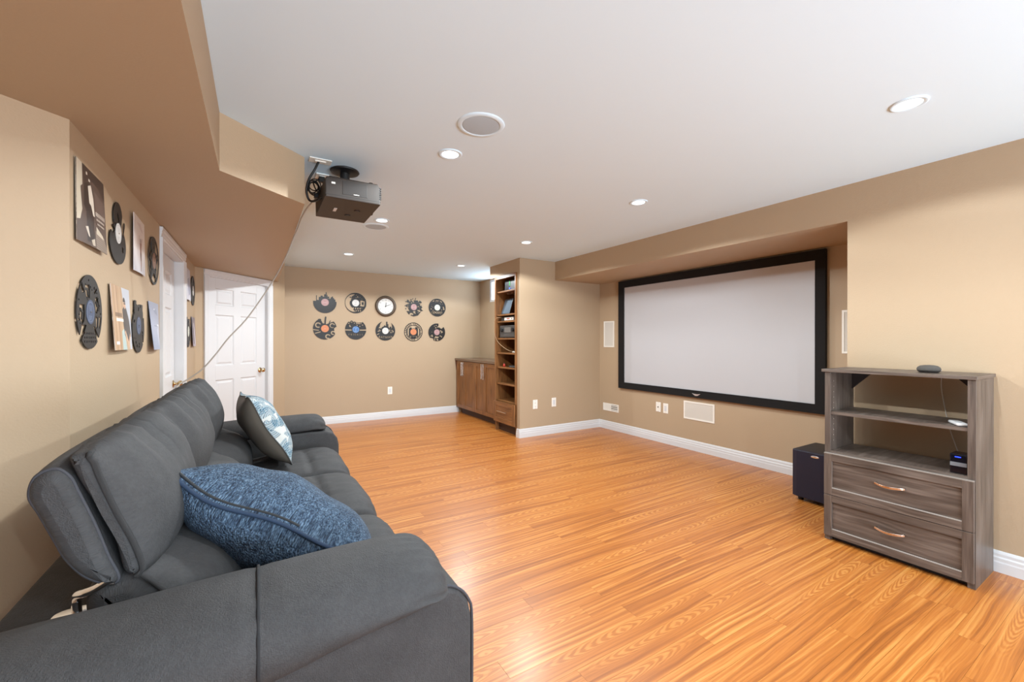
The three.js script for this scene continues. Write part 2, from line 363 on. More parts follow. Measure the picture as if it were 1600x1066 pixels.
// ------------------------------------------------------------------ doors
function sixPanelDoor(w, h, parent, knobX) {   // local frame: x across, y up, +z towards the room
  const t = 0.035;
  add('door_leaf', bx(0, w, 0.01, h, -t, -0.012), M.white, parent);
  const st = 0.105 * w / 0.81, mu = 0.1 * w / 0.81, pw = (w - 2 * st - mu) / 2;
  const rowsY = [[0.2, 0.80], [0.965, 1.548], [1.66, 1.85]].map(([a, b]) => [a * h / 1.98, b * h / 1.98]);
  const rails = [[0.01, rowsY[0][0]], [rowsY[0][1], rowsY[1][0]], [rowsY[1][1], rowsY[2][0]], [rowsY[2][1], h]];
  for (const [a, b] of rails) add('rail', bx(st, w - st, a, b, -0.014, 0, 0.002), M.white, parent);
  for (const [a, b] of [[0, st], [st + pw, st + pw + mu], [w - st, w]]) add('stile', bx(a, b, 0.01, h, -0.014, 0.0003, 0.002), M.white, parent);
  for (const [y0, y1] of rowsY) for (const x0 of [st, st + pw + mu]) {
    const c = [[0, 0], [0.028, 0.0], [0.045, 0.009]];
    const o = 0.014, x1 = x0 + pw, s = 0.03;
    // raised field with sloping margins
    const g = new THREE.BufferGeometry(), P = [], I = [];
    const ring = (k, z) => [[x0 + k, y0 + k, z], [x1 - k, y0 + k, z], [x1 - k, y1 - k, z], [x0 + k, y1 - k, z]];
    const R = [ring(0, -0.001), ring(0.008, -0.011), ring(0.02, -0.011), ring(0.038, -0.003)];
    const quad = (a, b, d, e) => { const k = P.length / 3; P.push(...a, ...b, ...d, ...e); I.push(k, k + 1, k + 2, k, k + 2, k + 3); };
    for (let r = 0; r < 3; r++) for (let i = 0; i < 4; i++) { const j = (i + 1) % 4; quad(R[r][i], R[r][j], R[r + 1][j], R[r + 1][i]); }
    quad(...R[3]);
    g.setAttribute('position', new THREE.Float32BufferAttribute(P, 3)); g.setIndex(I); g.computeVertexNormals();
    add('door_panel', metres(g), M.white, parent);
  }
  const k = lathe([[0.0, 0], [0.032, 0], [0.032, 0.006], [0.012, 0.01], [0.01, 0.03], [0.02, 0.038], [0.028, 0.05], [0.024, 0.062], [0.0, 0.068]], 28);
  k.rotateX(Math.PI / 2); k.translate(knobX, 0.87, 0);
  add('door_knob', k, M.brass, parent);
}
const CASE = (w) => [[0, 0], [0.018, 0], [0.018, w * 0.3], [0.014, w * 0.42], [0.014, w * 0.62], [0.010, w * 0.8], [0.010, w * 0.94], [0.006, w], [0, w]];
function casing(x0, x1, h, w, parent, jamb) {   // three mitred-looking casing boards and the jamb, local frame as the door
  const side = (a, flip) => { const pr = CASE(w).map(([o, q]) => [flip ? a + w - q : a + q, o]); const g = extrude(pr.map(([x, z]) => [x, -z]), h - w); g.rotateX(-Math.PI / 2); return g; };
  const l = side(x0, false), r = side(x1 - w, true);
  add('casing', l, M.white, parent); add('casing', r, M.white, parent);
  const top = extrude(CASE(w).map(([o, q]) => [o, -q]), x1 - x0); top.rotateY(-Math.PI / 2); top.translate(x1, h + w * 0.0, 0);
  const tm = top; add('casing', tm, M.white, parent);
  add('jamb', [bx(x0 + w - 0.004, x0 + w + 0.012, 0, h - w - 0.001, -jamb, 0.002), bx(x1 - w - 0.012, x1 - w + 0.004, 0, h - w - 0.001, -jamb, 0.002), bx(x0 + w + 0.012, x1 - w - 0.012, h - w - 0.012, h - w - 0.0005, -jamb, 0.0015)], M.white, parent);
}
{ // white six panel door in the angled wall
  const d = structGroup('door_1', [DW.a[0], 0, DW.a[1]], Math.atan2(-DW.d[1], DW.d[0]));
  casing(0.0, 1.0, 2.033, 0.062, d, 0.12);
  const leaf = new THREE.Group(); leaf.name = 'leaf'; leaf.position.set(0.072, 0, -0.03); d.add(leaf);
  sixPanelDoor(0.806, 1.97, leaf, 0.752);
  add('hinge_stile', bx(0.882, 0.93, 0, 1.97, -0.07, -0.045), M.white, d);
}
{ // door in the left wall, set back in its jamb
  const d = structGroup('door_2', [XL, 0, -3.70], Math.PI / 2);
  casing(0.0, 1.125, 2.03, 0.07, d, 0.1);
  const leaf = new THREE.Group(); leaf.name = 'leaf'; leaf.position.set(0.084, 0, -0.062); d.add(leaf);
  sixPanelDoor(0.957, 1.945, leaf, 0.89);
}

// ------------------------------------------------------------------ recessed lights and in-ceiling speakers
function downlight(x, z, label, dim = 1) {
  const t = thing('recessed_light', label, 'ceiling light', [x, H, z], 0, 'recessed ceiling lights');
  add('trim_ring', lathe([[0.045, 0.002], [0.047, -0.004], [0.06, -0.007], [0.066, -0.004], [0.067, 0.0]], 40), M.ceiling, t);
  add('lens', disc(0.046, 0.004, [0, -0.003, 0]), M.lens, t);
  const l = new THREE.SpotLight(CAN_COLOR, CAN_CD * dim, 0, 1.39, 0.1, 2);
  l.position.set(0, -0.02, 0); l.target.position.set(0, -1, 0); l.castShadow = true; l.shadow.radius = 1.0; t.add(l, l.target);
}
const lightRows = [
  [0.935, 2.42, 'recessed ceiling light above the added patio door, left row'], [2.49, 2.42, 'recessed ceiling light above the added patio door, right row'],
  [0.935, 0.87, 'recessed ceiling light just behind the sofa arm, left row'], [2.49, 0.87, 'recessed ceiling light behind the grey shelf unit, right row', 0.4],
  [0.935, -0.69, 'recessed ceiling light above the near sofa arm'], [2.49, -0.688, 'recessed ceiling light nearest the right wall, above the grey shelf unit', 0.45],
  [0.935, -2.222, 'recessed ceiling light next to the larger round ceiling speaker'], [2.495, -2.25, 'recessed ceiling light in front of the projection screen'],
  [0.935, -3.76, 'recessed ceiling light beside the projector and the small ceiling speaker'], [2.48, -3.80, 'recessed ceiling light nearest the corner of the built-in shelves'],
  [0.95, -5.44, 'recessed ceiling light nearest the record wall, on the left'], [2.46, -5.455, 'recessed ceiling light over the bar cabinet'],
];
for (const [x, z, l, d] of lightRows) downlight(x, z, l, d);
function ceilingSpeaker(x, z, label) {
  const t = thing('ceiling_speaker', label, 'speaker', [x, H, z], 0, 'round ceiling speakers');
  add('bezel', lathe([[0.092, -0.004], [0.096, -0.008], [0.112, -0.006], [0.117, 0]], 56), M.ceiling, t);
  add('grille', lathe([[0, -0.0075], [0.085, -0.0065], [0.094, -0.003], [0.094, 0]], 56), M.ceilGrille, t);
}
ceilingSpeaker(0.938, -1.845, 'larger looking round grey ceiling speaker, nearest the camera');
ceilingSpeaker(0.938, -3.995, 'smaller looking round ceiling speaker just beyond the projector');

// ------------------------------------------------------------------ projector and its cables
{
  const t = thing('projector', 'dark brown ceiling projector on a round black mount beside the soffit', 'projector', [0.47, 0, -2.745]);
  // body local: x -0.15..0.155, z -0.235..0.235 ; slightly tilted
  const body = extrude([[-0.15, 2.052], [0.15, 2.05], [0.153, 2.062], [0.15, 2.155], [0.135, 2.172], [-0.14, 2.166], [-0.152, 2.15]], 0.45, 0.006);
  body.translate(0, 0, -0.235);
  add('case', body, M.projector, t);
  add('top_cover', bx(-0.13, 0.125, 2.160, 2.180, -0.2, 0.19, 0.008), M.projector, t);
  add('side_panel', bx(-0.06, 0.075, 2.078, 2.152, 0.213, 0.2165, 0.001), M.projectorDark, t);
  add('seam', bx(-0.149, 0.152, 2.066, 2.070, -0.226, 0.2158), M.projectorDark, t);
  for (let i = 0; i < 6; i++) add('vent_slot', bx(0.146, 0.156, 2.082 + i * 0.0125, 2.089 + i * 0.0125, 0.10, 0.218, 0.001), M.black, t);
  const lens = lathe([[0, 0], [0.03, 0.004], [0.036, 0.016], [0.042, 0.018], [0.044, 0]], 36); lens.rotateZ(-Math.PI / 2); lens.translate(0.152, 2.11, -0.08);
  add('lens_barrel', lens, M.blackGloss, t);
  for (const [x, z] of [[0.02, -0.10], [0.055, 0.02]]) add('foot', [disc(0.018, 0.006, [x, 2.049, z])], M.projectorDark, t);
  add('sticker', bx(-0.075, -0.058, 2.0495, 2.0510, -0.05, 0.02), M.white, t);
  add('badge', bx(-0.118, -0.098, 2.128, 2.138, 0.2145, 0.2165), M.plug, t);
  add('indicator_label', bx(0.0, 0.03, 2.083, 2.086, 0.2165, 0.218), M.plug, t);
  const mp = new THREE.Group(); mp.name = 'ceiling_mount'; t.add(mp);
  add('mount_disc', [lathe([[0, 0], [0.082, 0], [0.086, -0.006], [0.08, -0.014], [0.055, -0.02], [0.0, -0.02]], 44).translate(-0.005, H, -0.04)], M.black, mp);
  add('mount_post', disc(0.028, 0.06, [-0.005, H - 0.045, -0.04]), M.black, mp);
  add('mount_plate', [bx(-0.1, 0.09, 2.196, 2.205, -0.12, 0.05, 0.003)], M.projectorDark, mp);
  for (const [x, z] of [[-0.09, -0.11], [0.08, -0.11], [-0.09, 0.04], [0.08, 0.04]]) add('mount_leg', disc(0.008, 0.03, [x, 2.187, z]), M.projectorDark, mp);
  for (const [x, z] of [[0.085, 0.13], [0.11, 0.15]]) add('adjust_knob', disc(0.012, 0.014, [x, 2.186, z]), M.projectorDark, t);
}
tag(add('ceiling_cable_plate', [bx(0.255, 0.375, H - 0.006, H, -2.735, -2.665, 0.002), bx(0.285, 0.345, H - 0.012, H - 0.005, -2.715, -2.685, 0.003)], M.plug), 'white cable wall plate screwed to the ceiling behind the projector', 'cable plate');
tag(add('ceiling_outlet', [bx(0.315, 0.39, H - 0.008, H, -3.02, -2.90, 0.002), bx(0.335, 0.37, H - 0.012, H - 0.007, -3.0, -2.965, 0.002), bx(0.335, 0.37, H - 0.012, H - 0.007, -2.955, -2.92, 0.002)], M.plug), 'white power outlet on the ceiling half hidden by projector cables', 'outlet');
tag(add('projector_cable', tube([[0.305, H - 0.01, -2.70], [0.285, 2.25, -2.70], [0.255, 2.19, -2.715], [0.245, 2.13, -2.74], [0.262, 2.08, -2.75], [0.295, 2.07, -2.70], [0.325, 2.085, -2.64]], 0.0065, 50), M.cableBlack), 'thick black cable looping from ceiling plate into the projector', 'cable');
{
  const loops = [];
  reseed(9);
  for (let i = 0; i < 6; i++) {
    const pts = []; const r = 0.034 + 0.012 * rnd(), cx = 0.288 + 0.014 * (rnd() - 0.5), cy = 2.165 + 0.02 * (rnd() - 0.5), cz = -2.765 + 0.03 * (rnd() - 0.5);
    for (let k = 0; k < 10; k++) { const a = k / 10 * Math.PI * 2; pts.push([cx + r * 0.8 * Math.cos(a), cy + r * Math.sin(a), cz + 0.02 * Math.cos(a + i)]); }
    loops.push(tube(pts, 0.0035, 40, 6, true));
  }
  loops.push(tube([[0.33, 2.13, -2.75], [0.30, 2.15, -2.76], [0.285, 2.20, -2.78], [0.31, 2.25, -2.90], [0.345, H - 0.012, -2.94]], 0.004, 40));
  loops.push(bx(0.333, 0.368, H - 0.045, H - 0.012, -2.955, -2.925, 0.004), bx(0.288, 0.312, 2.105, 2.132, -2.785, -2.755, 0.004));
  tag(add('coiled_cable', loops, M.cableBlack), 'bundle of coiled thin black cables hanging beside the projector', 'cable');
}
tag(add('hanging_cord', tube([[0.30, 2.11, -2.80], [0.262, 2.07, -2.86], [0.238, 2.034, -3.0], [0.236, 2.028, -3.25], [0.224, 2.00, -3.36], [0.165, 1.83, -3.37], [0.085, 1.655, -3.35], [-0.055, 1.41, -3.33], [-0.165, 1.265, -3.31], [-0.23, 1.165, -3.30], [-0.30, 1.07, -3.29], [-0.37, 1.01, -3.27], [-0.41, 0.98, -3.2], [-0.42, 0.93, -3.05]], 0.0042, 110), M.cord), 'long pale cord drooping from the soffit down behind the sofa back', 'cable');

// ------------------------------------------------------------------ cut vinyl records
function trace(N, draw) {   // outlines of a drawn silhouette as shapes with holes, in units of -1..1
  const cv = document.createElement('canvas'); cv.width = cv.height = N; const x = cv.getContext('2d');
  x.fillStyle = '#000'; x.fillRect(0, 0, N, N); x.translate(N / 2, N / 2); x.scale(N / 2.3, -N / 2.3);
  const cut = () => { x.fillStyle = x.strokeStyle = '#000'; }, ink = () => { x.fillStyle = x.strokeStyle = '#fff'; };
  ink(); draw(x, ink, cut);
  const d = x.getImageData(0, 0, N, N).data, v = (i, j) => (i < 0 || j < 0 || i >= N || j >= N ? 0 : d[(j * N + i) * 4] / 255);
  const links = new Map(), at = new Map();
  const put = (k, p) => { at.set(k, p); };
  const seg = (a, b) => { (links.get(a) || links.set(a, []).get(a)).push(b); (links.get(b) || links.set(b, []).get(b)).push(a); };
  for (let j = -1; j < N; j++) for (let i = -1; i < N; i++) {
    const q = [v(i, j), v(i + 1, j), v(i + 1, j + 1), v(i, j + 1)], c = q.map((k) => (k > 0.5 ? 1 : 0)), code = c[0] | c[1] << 1 | c[2] << 2 | c[3] << 3;
    if (!code || code === 15) continue;
    const tt = (a, b) => (0.5 - a) / (b - a);
    const key = ['h' + i + ',' + j, 'v' + (i + 1) + ',' + j, 'h' + i + ',' + (j + 1), 'v' + i + ',' + j];
    if (c[0] !== c[1]) put(key[0], [i + tt(q[0], q[1]), j]);
    if (c[1] !== c[2]) put(key[1], [i + 1, j + tt(q[1], q[2])]);
    if (c[3] !== c[2]) put(key[2], [i + tt(q[3], q[2]), j + 1]);
    if (c[0] !== c[3]) put(key[3], [i, j + tt(q[0], q[3])]);
    const S = { 1: [[0, 3]], 2: [[0, 1]], 3: [[1, 3]], 4: [[1, 2]], 5: [[0, 3], [1, 2]], 6: [[0, 2]], 7: [[2, 3]], 8: [[2, 3]], 9: [[0, 2]], 10: [[0, 1], [2, 3]], 11: [[1, 2]], 12: [[1, 3]], 13: [[0, 1]], 14: [[0, 3]] }[code];
    for (const [a, b] of S) seg(key[a], key[b]);
  }
  const seen = new Set(), loops = [];
  for (const k of links.keys()) {
    if (seen.has(k)) continue; const loop = []; let cur = k, prev = null;
    while (cur !== undefined && !seen.has(cur)) { seen.add(cur); loop.push(at.get(cur)); const nx = links.get(cur).filter((m) => m !== prev && !seen.has(m)); prev = cur; cur = nx[0]; }
    if (loop.length > 5) loops.push(loop);
  }
  const rdp = (p, tol) => { if (p.length < 3) return p; const a = p[0], b = p[p.length - 1], L = Math.hypot(b[0] - a[0], b[1] - a[1]) || 1e-9; let m = 0, mi = 0; for (let i = 1; i < p.length - 1; i++) { const e = L < 1e-6 ? Math.hypot(p[i][0] - a[0], p[i][1] - a[1]) : Math.abs((b[0] - a[0]) * (a[1] - p[i][1]) - (a[0] - p[i][0]) * (b[1] - a[1])) / L; if (e > m) { m = e; mi = i; } } return m > tol ? rdp(p.slice(0, mi + 1), tol).slice(0, -1).concat(rdp(p.slice(mi), tol)) : [a, b]; };
  const poly = loops.map((l) => { const h = l.length >> 1, r = rdp(l.slice(0, h + 1), 0.4).slice(0, -1).concat(rdp(l.slice(h).concat([l[0]]), 0.4).slice(0, -1)); return r.map(([px, py]) => [(px + 0.5 - N / 2) * 2.3 / N, -(py + 0.5 - N / 2) * 2.3 / N]); }).filter((p) => p.length > 2);
  const inside = (p, q) => { let r = false; for (let i = 0, j = q.length - 1; i < q.length; j = i++) if ((q[i][1] > p[1]) !== (q[j][1] > p[1]) && p[0] < (q[j][0] - q[i][0]) * (p[1] - q[i][1]) / (q[j][1] - q[i][1]) + q[i][0]) r = !r; return r; };
  const area = (p) => { let s = 0; for (let i = 0; i < p.length; i++) { const b = p[(i + 1) % p.length]; s += p[i][0] * b[1] - b[0] * p[i][1]; } return s / 2; };
  const info = poly.map((p) => ({ p, a: Math.abs(area(p)), holders: [] })).filter((e) => e.a > 4e-4);
  for (const e of info) for (const f of info) if (f !== e && f.a > e.a && inside(e.p[0], f.p)) e.holders.push(f);
  const shapes = [];
  for (const e of info) if (e.holders.length % 2 === 0) { e.shape = new THREE.Shape(e.p.map((p) => new THREE.Vector2(...p))); shapes.push(e.shape); }
  for (const e of info) if (e.holders.length % 2 === 1) { const o = e.holders.sort((a, b) => a.a - b.a)[0]; if (o.shape) o.shape.holes.push(new THREE.Path(e.p.map((p) => new THREE.Vector2(...p)))); }
  return shapes;
}
const circ = (x, cx, cy, r) => { x.beginPath(); x.arc(cx, cy, r, 0, 7); x.fill(); };
const poly = (x, ...p) => { x.beginPath(); p.forEach(([a, b], i) => (i ? x.lineTo(a, b) : x.moveTo(a, b))); x.closePath(); x.fill(); };
const rect = (x, a, b, c, d) => x.fillRect(Math.min(a, c), Math.min(b, d), Math.abs(c - a), Math.abs(d - b));
const stroke = (x, w, ...p) => { x.lineWidth = w; x.lineCap = 'round'; x.beginPath(); p.forEach(([a, b], i) => (i ? x.lineTo(a, b) : x.moveTo(a, b))); x.stroke(); };
const words = (x, s, cx, cy, size, font = 'bold', space = 0, bend = 0) => {
  x.save(); x.font = font + ' 100px sans-serif'; x.textAlign = 'center'; x.textBaseline = 'middle';
  const w = [...s].map((ch) => x.measureText(ch).width * size / 100 + space), tot = w.reduce((a, b) => a + b, 0); let px = cx - tot / 2;
  [...s].forEach((ch, i) => { x.save(); const mx = px + w[i] / 2; x.translate(mx, cy + bend * (mx - cx) * (mx - cx)); x.rotate(Math.atan(2 * bend * (mx - cx))); x.scale(size / 100, -size / 100); x.fillText(ch, 0, 0); x.restore(); px += w[i]; });
  x.restore();
};
const blots = (x, seed, n, r0, r1, size, a0 = 0, a1 = 6.283) => { reseed(seed); for (let i = 0; i < n; i++) { const a = a0 + rnd() * (a1 - a0), r = r0 + (r1 - r0) * rnd(), cx = r * Math.cos(a), cy = r * Math.sin(a), s = size * (0.5 + rnd()); x.beginPath(); for (let k = 0; k < 7; k++) { const b = k / 7 * 6.283, q = s * (0.5 + 0.7 * rnd()); const px = cx + q * Math.cos(b), py = cy + q * Math.sin(b); k ? x.lineTo(px, py) : x.moveTo(px, py); } x.closePath(); x.fill(); } };
const hub = (x, ink) => { ink(); circ(x, 0, 0, 0.37); };
const D = {
  skyline(x, ink, cut) { circ(x, 0, 0, 1); cut(); rect(x, -1.1, 0.1, 1.1, 1.1); ink(); const b = [[-0.72, 0.62, 0.03], [-0.6, 0.2, 0.1], [-0.42, 0.48, 0.1], [-0.28, 0.6, 0.09], [-0.14, 0.52, 0.08], [0, 0.75, 0.07], [0.1, 0.95, 0.035], [0.12, 0.7, 0.1], [0.28, 0.55, 0.08], [0.4, 0.36, 0.1], [0.55, 0.5, 0.07], [0.64, 0.58, 0.05], [0.74, 0.42, 0.05], [0.84, 0.3, 0.06]]; for (const [c, t, w] of b) rect(x, c - w, -0.1, c + w, t); cut(); blots(x, 17, 7, 0.45, 0.7, 0.03, 0.3, 2.8); hub(x, ink); },
  crescent(x, ink, cut) { circ(x, 0, 0, 1); cut(); circ(x, -0.1, 0, 0.86); ink(); poly(x, [0.1, 1], [0.95, 0.4], [0.98, -0.3], [0.3, -0.95], [-0.2, -0.75], [-0.4, -0.1], [-0.25, 0.4], [-0.6, 0.55], [-0.3, 0.65]); circ(x, 0, 0, 0.55); cut(); poly(x, [0.45, 0.25], [0.85, 0.2], [0.8, -0.32], [0.5, -0.3], [0.42, 0]); blots(x, 5, 12, 0.6, 0.85, 0.06); blots(x, 8, 10, 0.5, 0.62, 0.05); for (let i = 0; i < 5; i++) { poly(x, [-0.5 + i * 0.21, -0.46], [-0.36 + i * 0.21, -0.43], [-0.4 + i * 0.21, -0.62], [-0.48 + i * 0.21, -0.6]); poly(x, [-0.42 + i * 0.2, -0.68], [-0.3 + i * 0.2, -0.68], [-0.32 + i * 0.2, -0.84], [-0.4 + i * 0.2, -0.8]); } ink(); poly(x, [0.55, 0.1], [0.75, 0.12], [0.72, -0.2], [0.58, -0.15]); hub(x, ink); },
  party(x, ink, cut) { circ(x, 0, 0, 0.62); poly(x, [-0.8, -0.45], [0.8, -0.45], [0.45, -0.88], [0, -1], [-0.45, -0.88]); blots(x, 21, 26, 0.6, 0.92, 0.13); stroke(x, 0.08, [-0.95, 0.1], [-0.6, 0.3]); stroke(x, 0.07, [-0.9, 0.55], [-0.5, 0.5]); stroke(x, 0.07, [0.2, 0.95], [0.1, 0.6]); stroke(x, 0.08, [-0.1, 0.9], [-0.2, 0.6]); stroke(x, 0.06, [0.65, 0.7], [0.55, 0.4]); stroke(x, 0.05, [0.5, -0.1], [0.98, -0.35], [0.75, -0.4]); cut(); blots(x, 33, 18, 0.45, 0.85, 0.08); blots(x, 35, 5, 0.7, 0.9, 0.1); hub(x, ink); },
  band(x, ink, cut) { circ(x, 0, 0, 1); cut(); poly(x, [-0.72, 0.55], [-0.35, 0.86], [-0.32, 0.7], [-0.55, 0.55]); poly(x, [0.25, 0.84], [0.6, 0.66], [0.5, 0.55], [0.32, 0.7]); rect(x, -0.2, 0.74, 0.2, 0.82); for (const a of [-0.15, 0.05]) circ(x, a, 0.64, 0.05); circ(x, -0.72, -0.18, 0.08); circ(x, 0.78, -0.15, 0.1); circ(x, 0.74, 0.02, 0.08); circ(x, 0.52, -0.25, 0.06); circ(x, -0.5, -0.32, 0.06); x.lineWidth = 0.06; x.beginPath(); for (let i = 0; i <= 60; i++) { const u = i / 60 * 2 - 1, px = u * 0.55 + 0.05 * Math.cos(u * 21), py = -0.55 + 0.1 * Math.sin(u * 17) + 0.03 * Math.sin(u * 37); i ? x.lineTo(px, py) : x.moveTo(px, py); } x.stroke(); stroke(x, 0.05, [-0.62, -0.42], [-0.66, -0.62], [-0.5, -0.7]); blots(x, 52, 8, 0.5, 0.75, 0.05, -0.4, 3.5); ink(); circ(x, -0.5, 0.5, 0.16); hub(x, ink); },
  swirl(x, ink, cut) { circ(x, 0, 0, 1); cut(); poly(x, [-0.5, 1.1], [-0.2, 0.5], [0.1, 0.4], [0.5, 0.55], [1.1, 0.9], [1.1, 1.2]); poly(x, [0.75, 0.1], [1.1, 0.2], [1.1, -0.4], [0.85, -0.5]); x.lineWidth = 0.11; for (const [cx, cy, r] of [[-0.58, 0.32, 0.2], [0.62, 0.28, 0.2], [0.25, -0.72, 0.18], [0.68, -0.38, 0.14]]) { x.beginPath(); x.arc(cx, cy, r, 0.3, 5.4); x.stroke(); } stroke(x, 0.09, [-0.95, -0.1], [-0.55, -0.15]); stroke(x, 0.09, [-0.8, -0.42], [-0.4, -0.3]); ink(); stroke(x, 0.13, [0, 0.3], [0.02, 0.7], [0.06, 1.05]); stroke(x, 0.07, [-0.35, 0.7], [-0.55, 0.85]); stroke(x, 0.07, [-0.6, 0.6], [-0.35, 0.82]); stroke(x, 0.07, [0.35, 0.5], [0.45, 0.72]); x.lineWidth = 0.07; x.beginPath(); x.arc(0.62, 0.3, 0.27, 0, 6.3); x.stroke(); stroke(x, 0.05, [0.5, 0.22], [0.62, 0.15], [0.74, 0.25]); hub(x, ink); },
  friends(x, ink, cut) { circ(x, 0, 0, 1); cut(); rect(x, -1, 0.02, 1, -0.1); poly(x, [-0.7, 1.1], [-0.62, 0.7], [0.62, 0.7], [0.7, 1.1]); blots(x, 61, 16, 0.45, 0.85, 0.07, 0.2, 2.9); ink(); rect(x, -1, -0.1, 1, -0.16); for (let i = 0; i < 6; i++) { const cx = -0.65 + i * 0.26, cy = 0.55 + 0.2 * Math.sin(i * 1.1 + 0.4); circ(x, cx, cy, 0.13); x.lineWidth = 0.07; stroke(x, 0.1, [cx, cy], [cx - 0.02, 0.05]); } rect(x, -0.92, 0.02, -0.4, 0.25); rect(x, 0.4, 0.02, 0.92, 0.25); cut(); for (let i = 0; i < 6; i++) { const cx = -0.65 + i * 0.26, cy = 0.53 + 0.2 * Math.sin(i * 1.1 + 0.4); circ(x, cx, cy, 0.06); } words(x, 'FRIENDS', 0, -0.5, 0.25, 'bold', 0.06, 0); hub(x, ink); },
  night(x, ink, cut) { circ(x, 0, 0, 1); cut(); circ(x, 0.06, 0.46, 0.62); rect(x, -0.15, 0.7, 0.55, 1.2); ink(); poly(x, [-0.9, 0.2], [-0.5, 0.35], [-0.45, -0.2], [-0.8, -0.5]); rect(x, 0.08, 0.3, 0.2, 0.95); rect(x, 0.22, 0.3, 0.3, 0.7); rect(x, -0.12, 0.3, -0.04, 0.58); poly(x, [0.45, 0.45], [0.6, 0.42], [0.62, -0.1], [0.45, -0.1]); rect(x, 0.66, 0.3, 0.8, -0.3); circ(x, 0, 0, 0.5); cut(); stroke(x, 0.09, [-0.75, -0.05], [-0.5, 0.03]); stroke(x, 0.09, [-0.82, -0.38], [-0.65, -0.3]); poly(x, [0.4, -0.15], [0.5, 0.1], [0.45, 0.2], [0.38, 0.1]); blots(x, 27, 8, 0.55, 0.8, 0.06, -0.3, 1.0); blots(x, 29, 5, 0.5, 0.7, 0.06, 2.2, 3.0); stroke(x, 0.07, [0.65, 0.1], [0.82, -0.05], [0.75, -0.15]); words(x, 'BATMAN', 0.02, -0.66, 0.33, 'bold', 0.015, 0.12); hub(x, ink); },
  seal(x, ink, cut) { circ(x, 0, 0, 1); cut(); circ(x, 0, 0, 0.94); ink(); x.lineWidth = 0.05; x.beginPath(); x.arc(0, 0, 0.72, 0, 7); x.stroke(); for (let i = 0; i < 30; i++) { const a = i / 30 * 6.283; if (i % 8) stroke(x, 0.045, [0.7 * Math.cos(a), 0.7 * Math.sin(a)], [0.97 * Math.cos(a + 0.05), 0.97 * Math.sin(a + 0.05)]); } rect(x, -0.48, -0.5, 0.48, 0.34); poly(x, [-0.3, -0.5], [0.3, -0.5], [0.2, -0.74], [-0.2, -0.74]); rect(x, -0.74, -0.35, -0.64, 0.3); rect(x, 0.64, -0.35, 0.74, 0.3); rect(x, -0.42, 0.3, -0.2, 0.46); rect(x, 0.2, 0.3, 0.45, 0.5); cut(); rect(x, -0.4, -0.42, 0.4, -0.46); blots(x, 64, 6, 0.42, 0.6, 0.05); hub(x, ink); },
  collage(x, ink, cut) { circ(x, 0, 0, 1); cut(); poly(x, [0.18, 1.1], [0.2, 0.6], [0.5, 0.42], [0.8, 0.5], [1.1, 0.9]); blots(x, 71, 22, 0.48, 0.88, 0.085); poly(x, [-0.2, -0.5], [0.2, -0.5], [0.2, -0.66], [-0.2, -0.66]); poly(x, [-0.3, -0.7], [-0.2, -0.7], [-0.18, -0.95], [-0.28, -0.95]); circ(x, 0.02, -0.8, 0.07); poly(x, [-0.75, -0.62], [-0.42, -0.7], [-0.35, -1.1], [-0.8, -1]); ink(); stroke(x, 0.09, [0.6, 0.35], [0.8, 0.55]); hub(x, ink); },
  guitarist(x, ink, cut) { x.beginPath(); x.ellipse(-0.02, 0.5, 0.5, 0.5, 0, 0, 7); x.fill(); x.beginPath(); x.ellipse(0, -0.35, 0.92, 0.65, 0, 0, 7); x.fill(); rect(x, -0.35, 0, 0.55, 0.5); stroke(x, 0.16, [0.5, -0.3], [0.55, 0.1], [0.72, 0.42]); cut(); poly(x, [-1.1, 0.35], [-0.35, 0.05], [-0.55, -0.1], [-1.1, 0.05]); poly(x, [0.55, -0.05], [0.3, 0.2], [0.5, 0.75], [1.1, 1], [0.7, 0.5]); poly(x, [-0.1, 0.7], [0.12, 0.45], [0.1, 0.3], [-0.15, 0.4]); poly(x, [-0.35, 0.3], [-0.1, 0.2], [-0.15, 0.05], [-0.33, 0.05]); poly(x, [0.42, -0.35], [0.62, -0.38], [0.6, -0.55], [0.45, -0.55]); poly(x, [0.75, -0.75], [1, -0.6], [1.1, -1], [0.7, -0.95]); hub(x, ink); },
  star(x, ink, cut) { circ(x, 0, 0, 1); cut(); circ(x, 0, 0, 0.9); ink(); poly(x, [-0.55, 0.9], [0.25, 0.95], [0.2, 0.4], [0.95, 0.3], [0.45, -0.1], [0.5, -0.8], [0, -0.5], [-0.55, -0.85], [-0.5, -0.1], [-0.9, 0], [-0.45, 0.4]); cut(); blots(x, 91, 8, 0.45, 0.6, 0.07); hub(x, ink); },
  quartet(x, ink, cut) { circ(x, 0, 0, 1); cut();
    poly(x, [-0.4, 0.74], [-0.3, 0.7], [-0.06, 0.74], [-0.02, 0.6], [-0.03, 0.42], [-0.12, 0.26], [-0.2, 0.24], [-0.28, 0.36], [-0.36, 0.5]); poly(x, [-0.76, 0.6], [-0.64, 0.76], [-0.44, 0.5], [-0.6, 0.46]);
    poly(x, [-0.82, 0.16], [-0.42, 0.18], [-0.4, -0.04], [-0.46, -0.26], [-0.6, -0.36], [-0.74, -0.22]); poly(x, [0.4, 0.42], [0.58, 0.46], [0.7, 0.28], [0.64, 0.1], [0.54, -0.02], [0.42, 0.02]);
    poly(x, [0.44, -0.1], [0.62, -0.12], [0.6, -0.4], [0.5, -0.46]); poly(x, [0.7, -0.1], [0.9, -0.12], [0.8, -0.46], [0.68, -0.34]); poly(x, [-0.62, -0.36], [-0.28, -0.36], [-0.36, -0.46], [-0.7, -0.84], [-0.8, -0.68]); poly(x, [0.24, -0.36], [0.38, -0.4], [0.76, -0.72], [0.64, -0.84]);
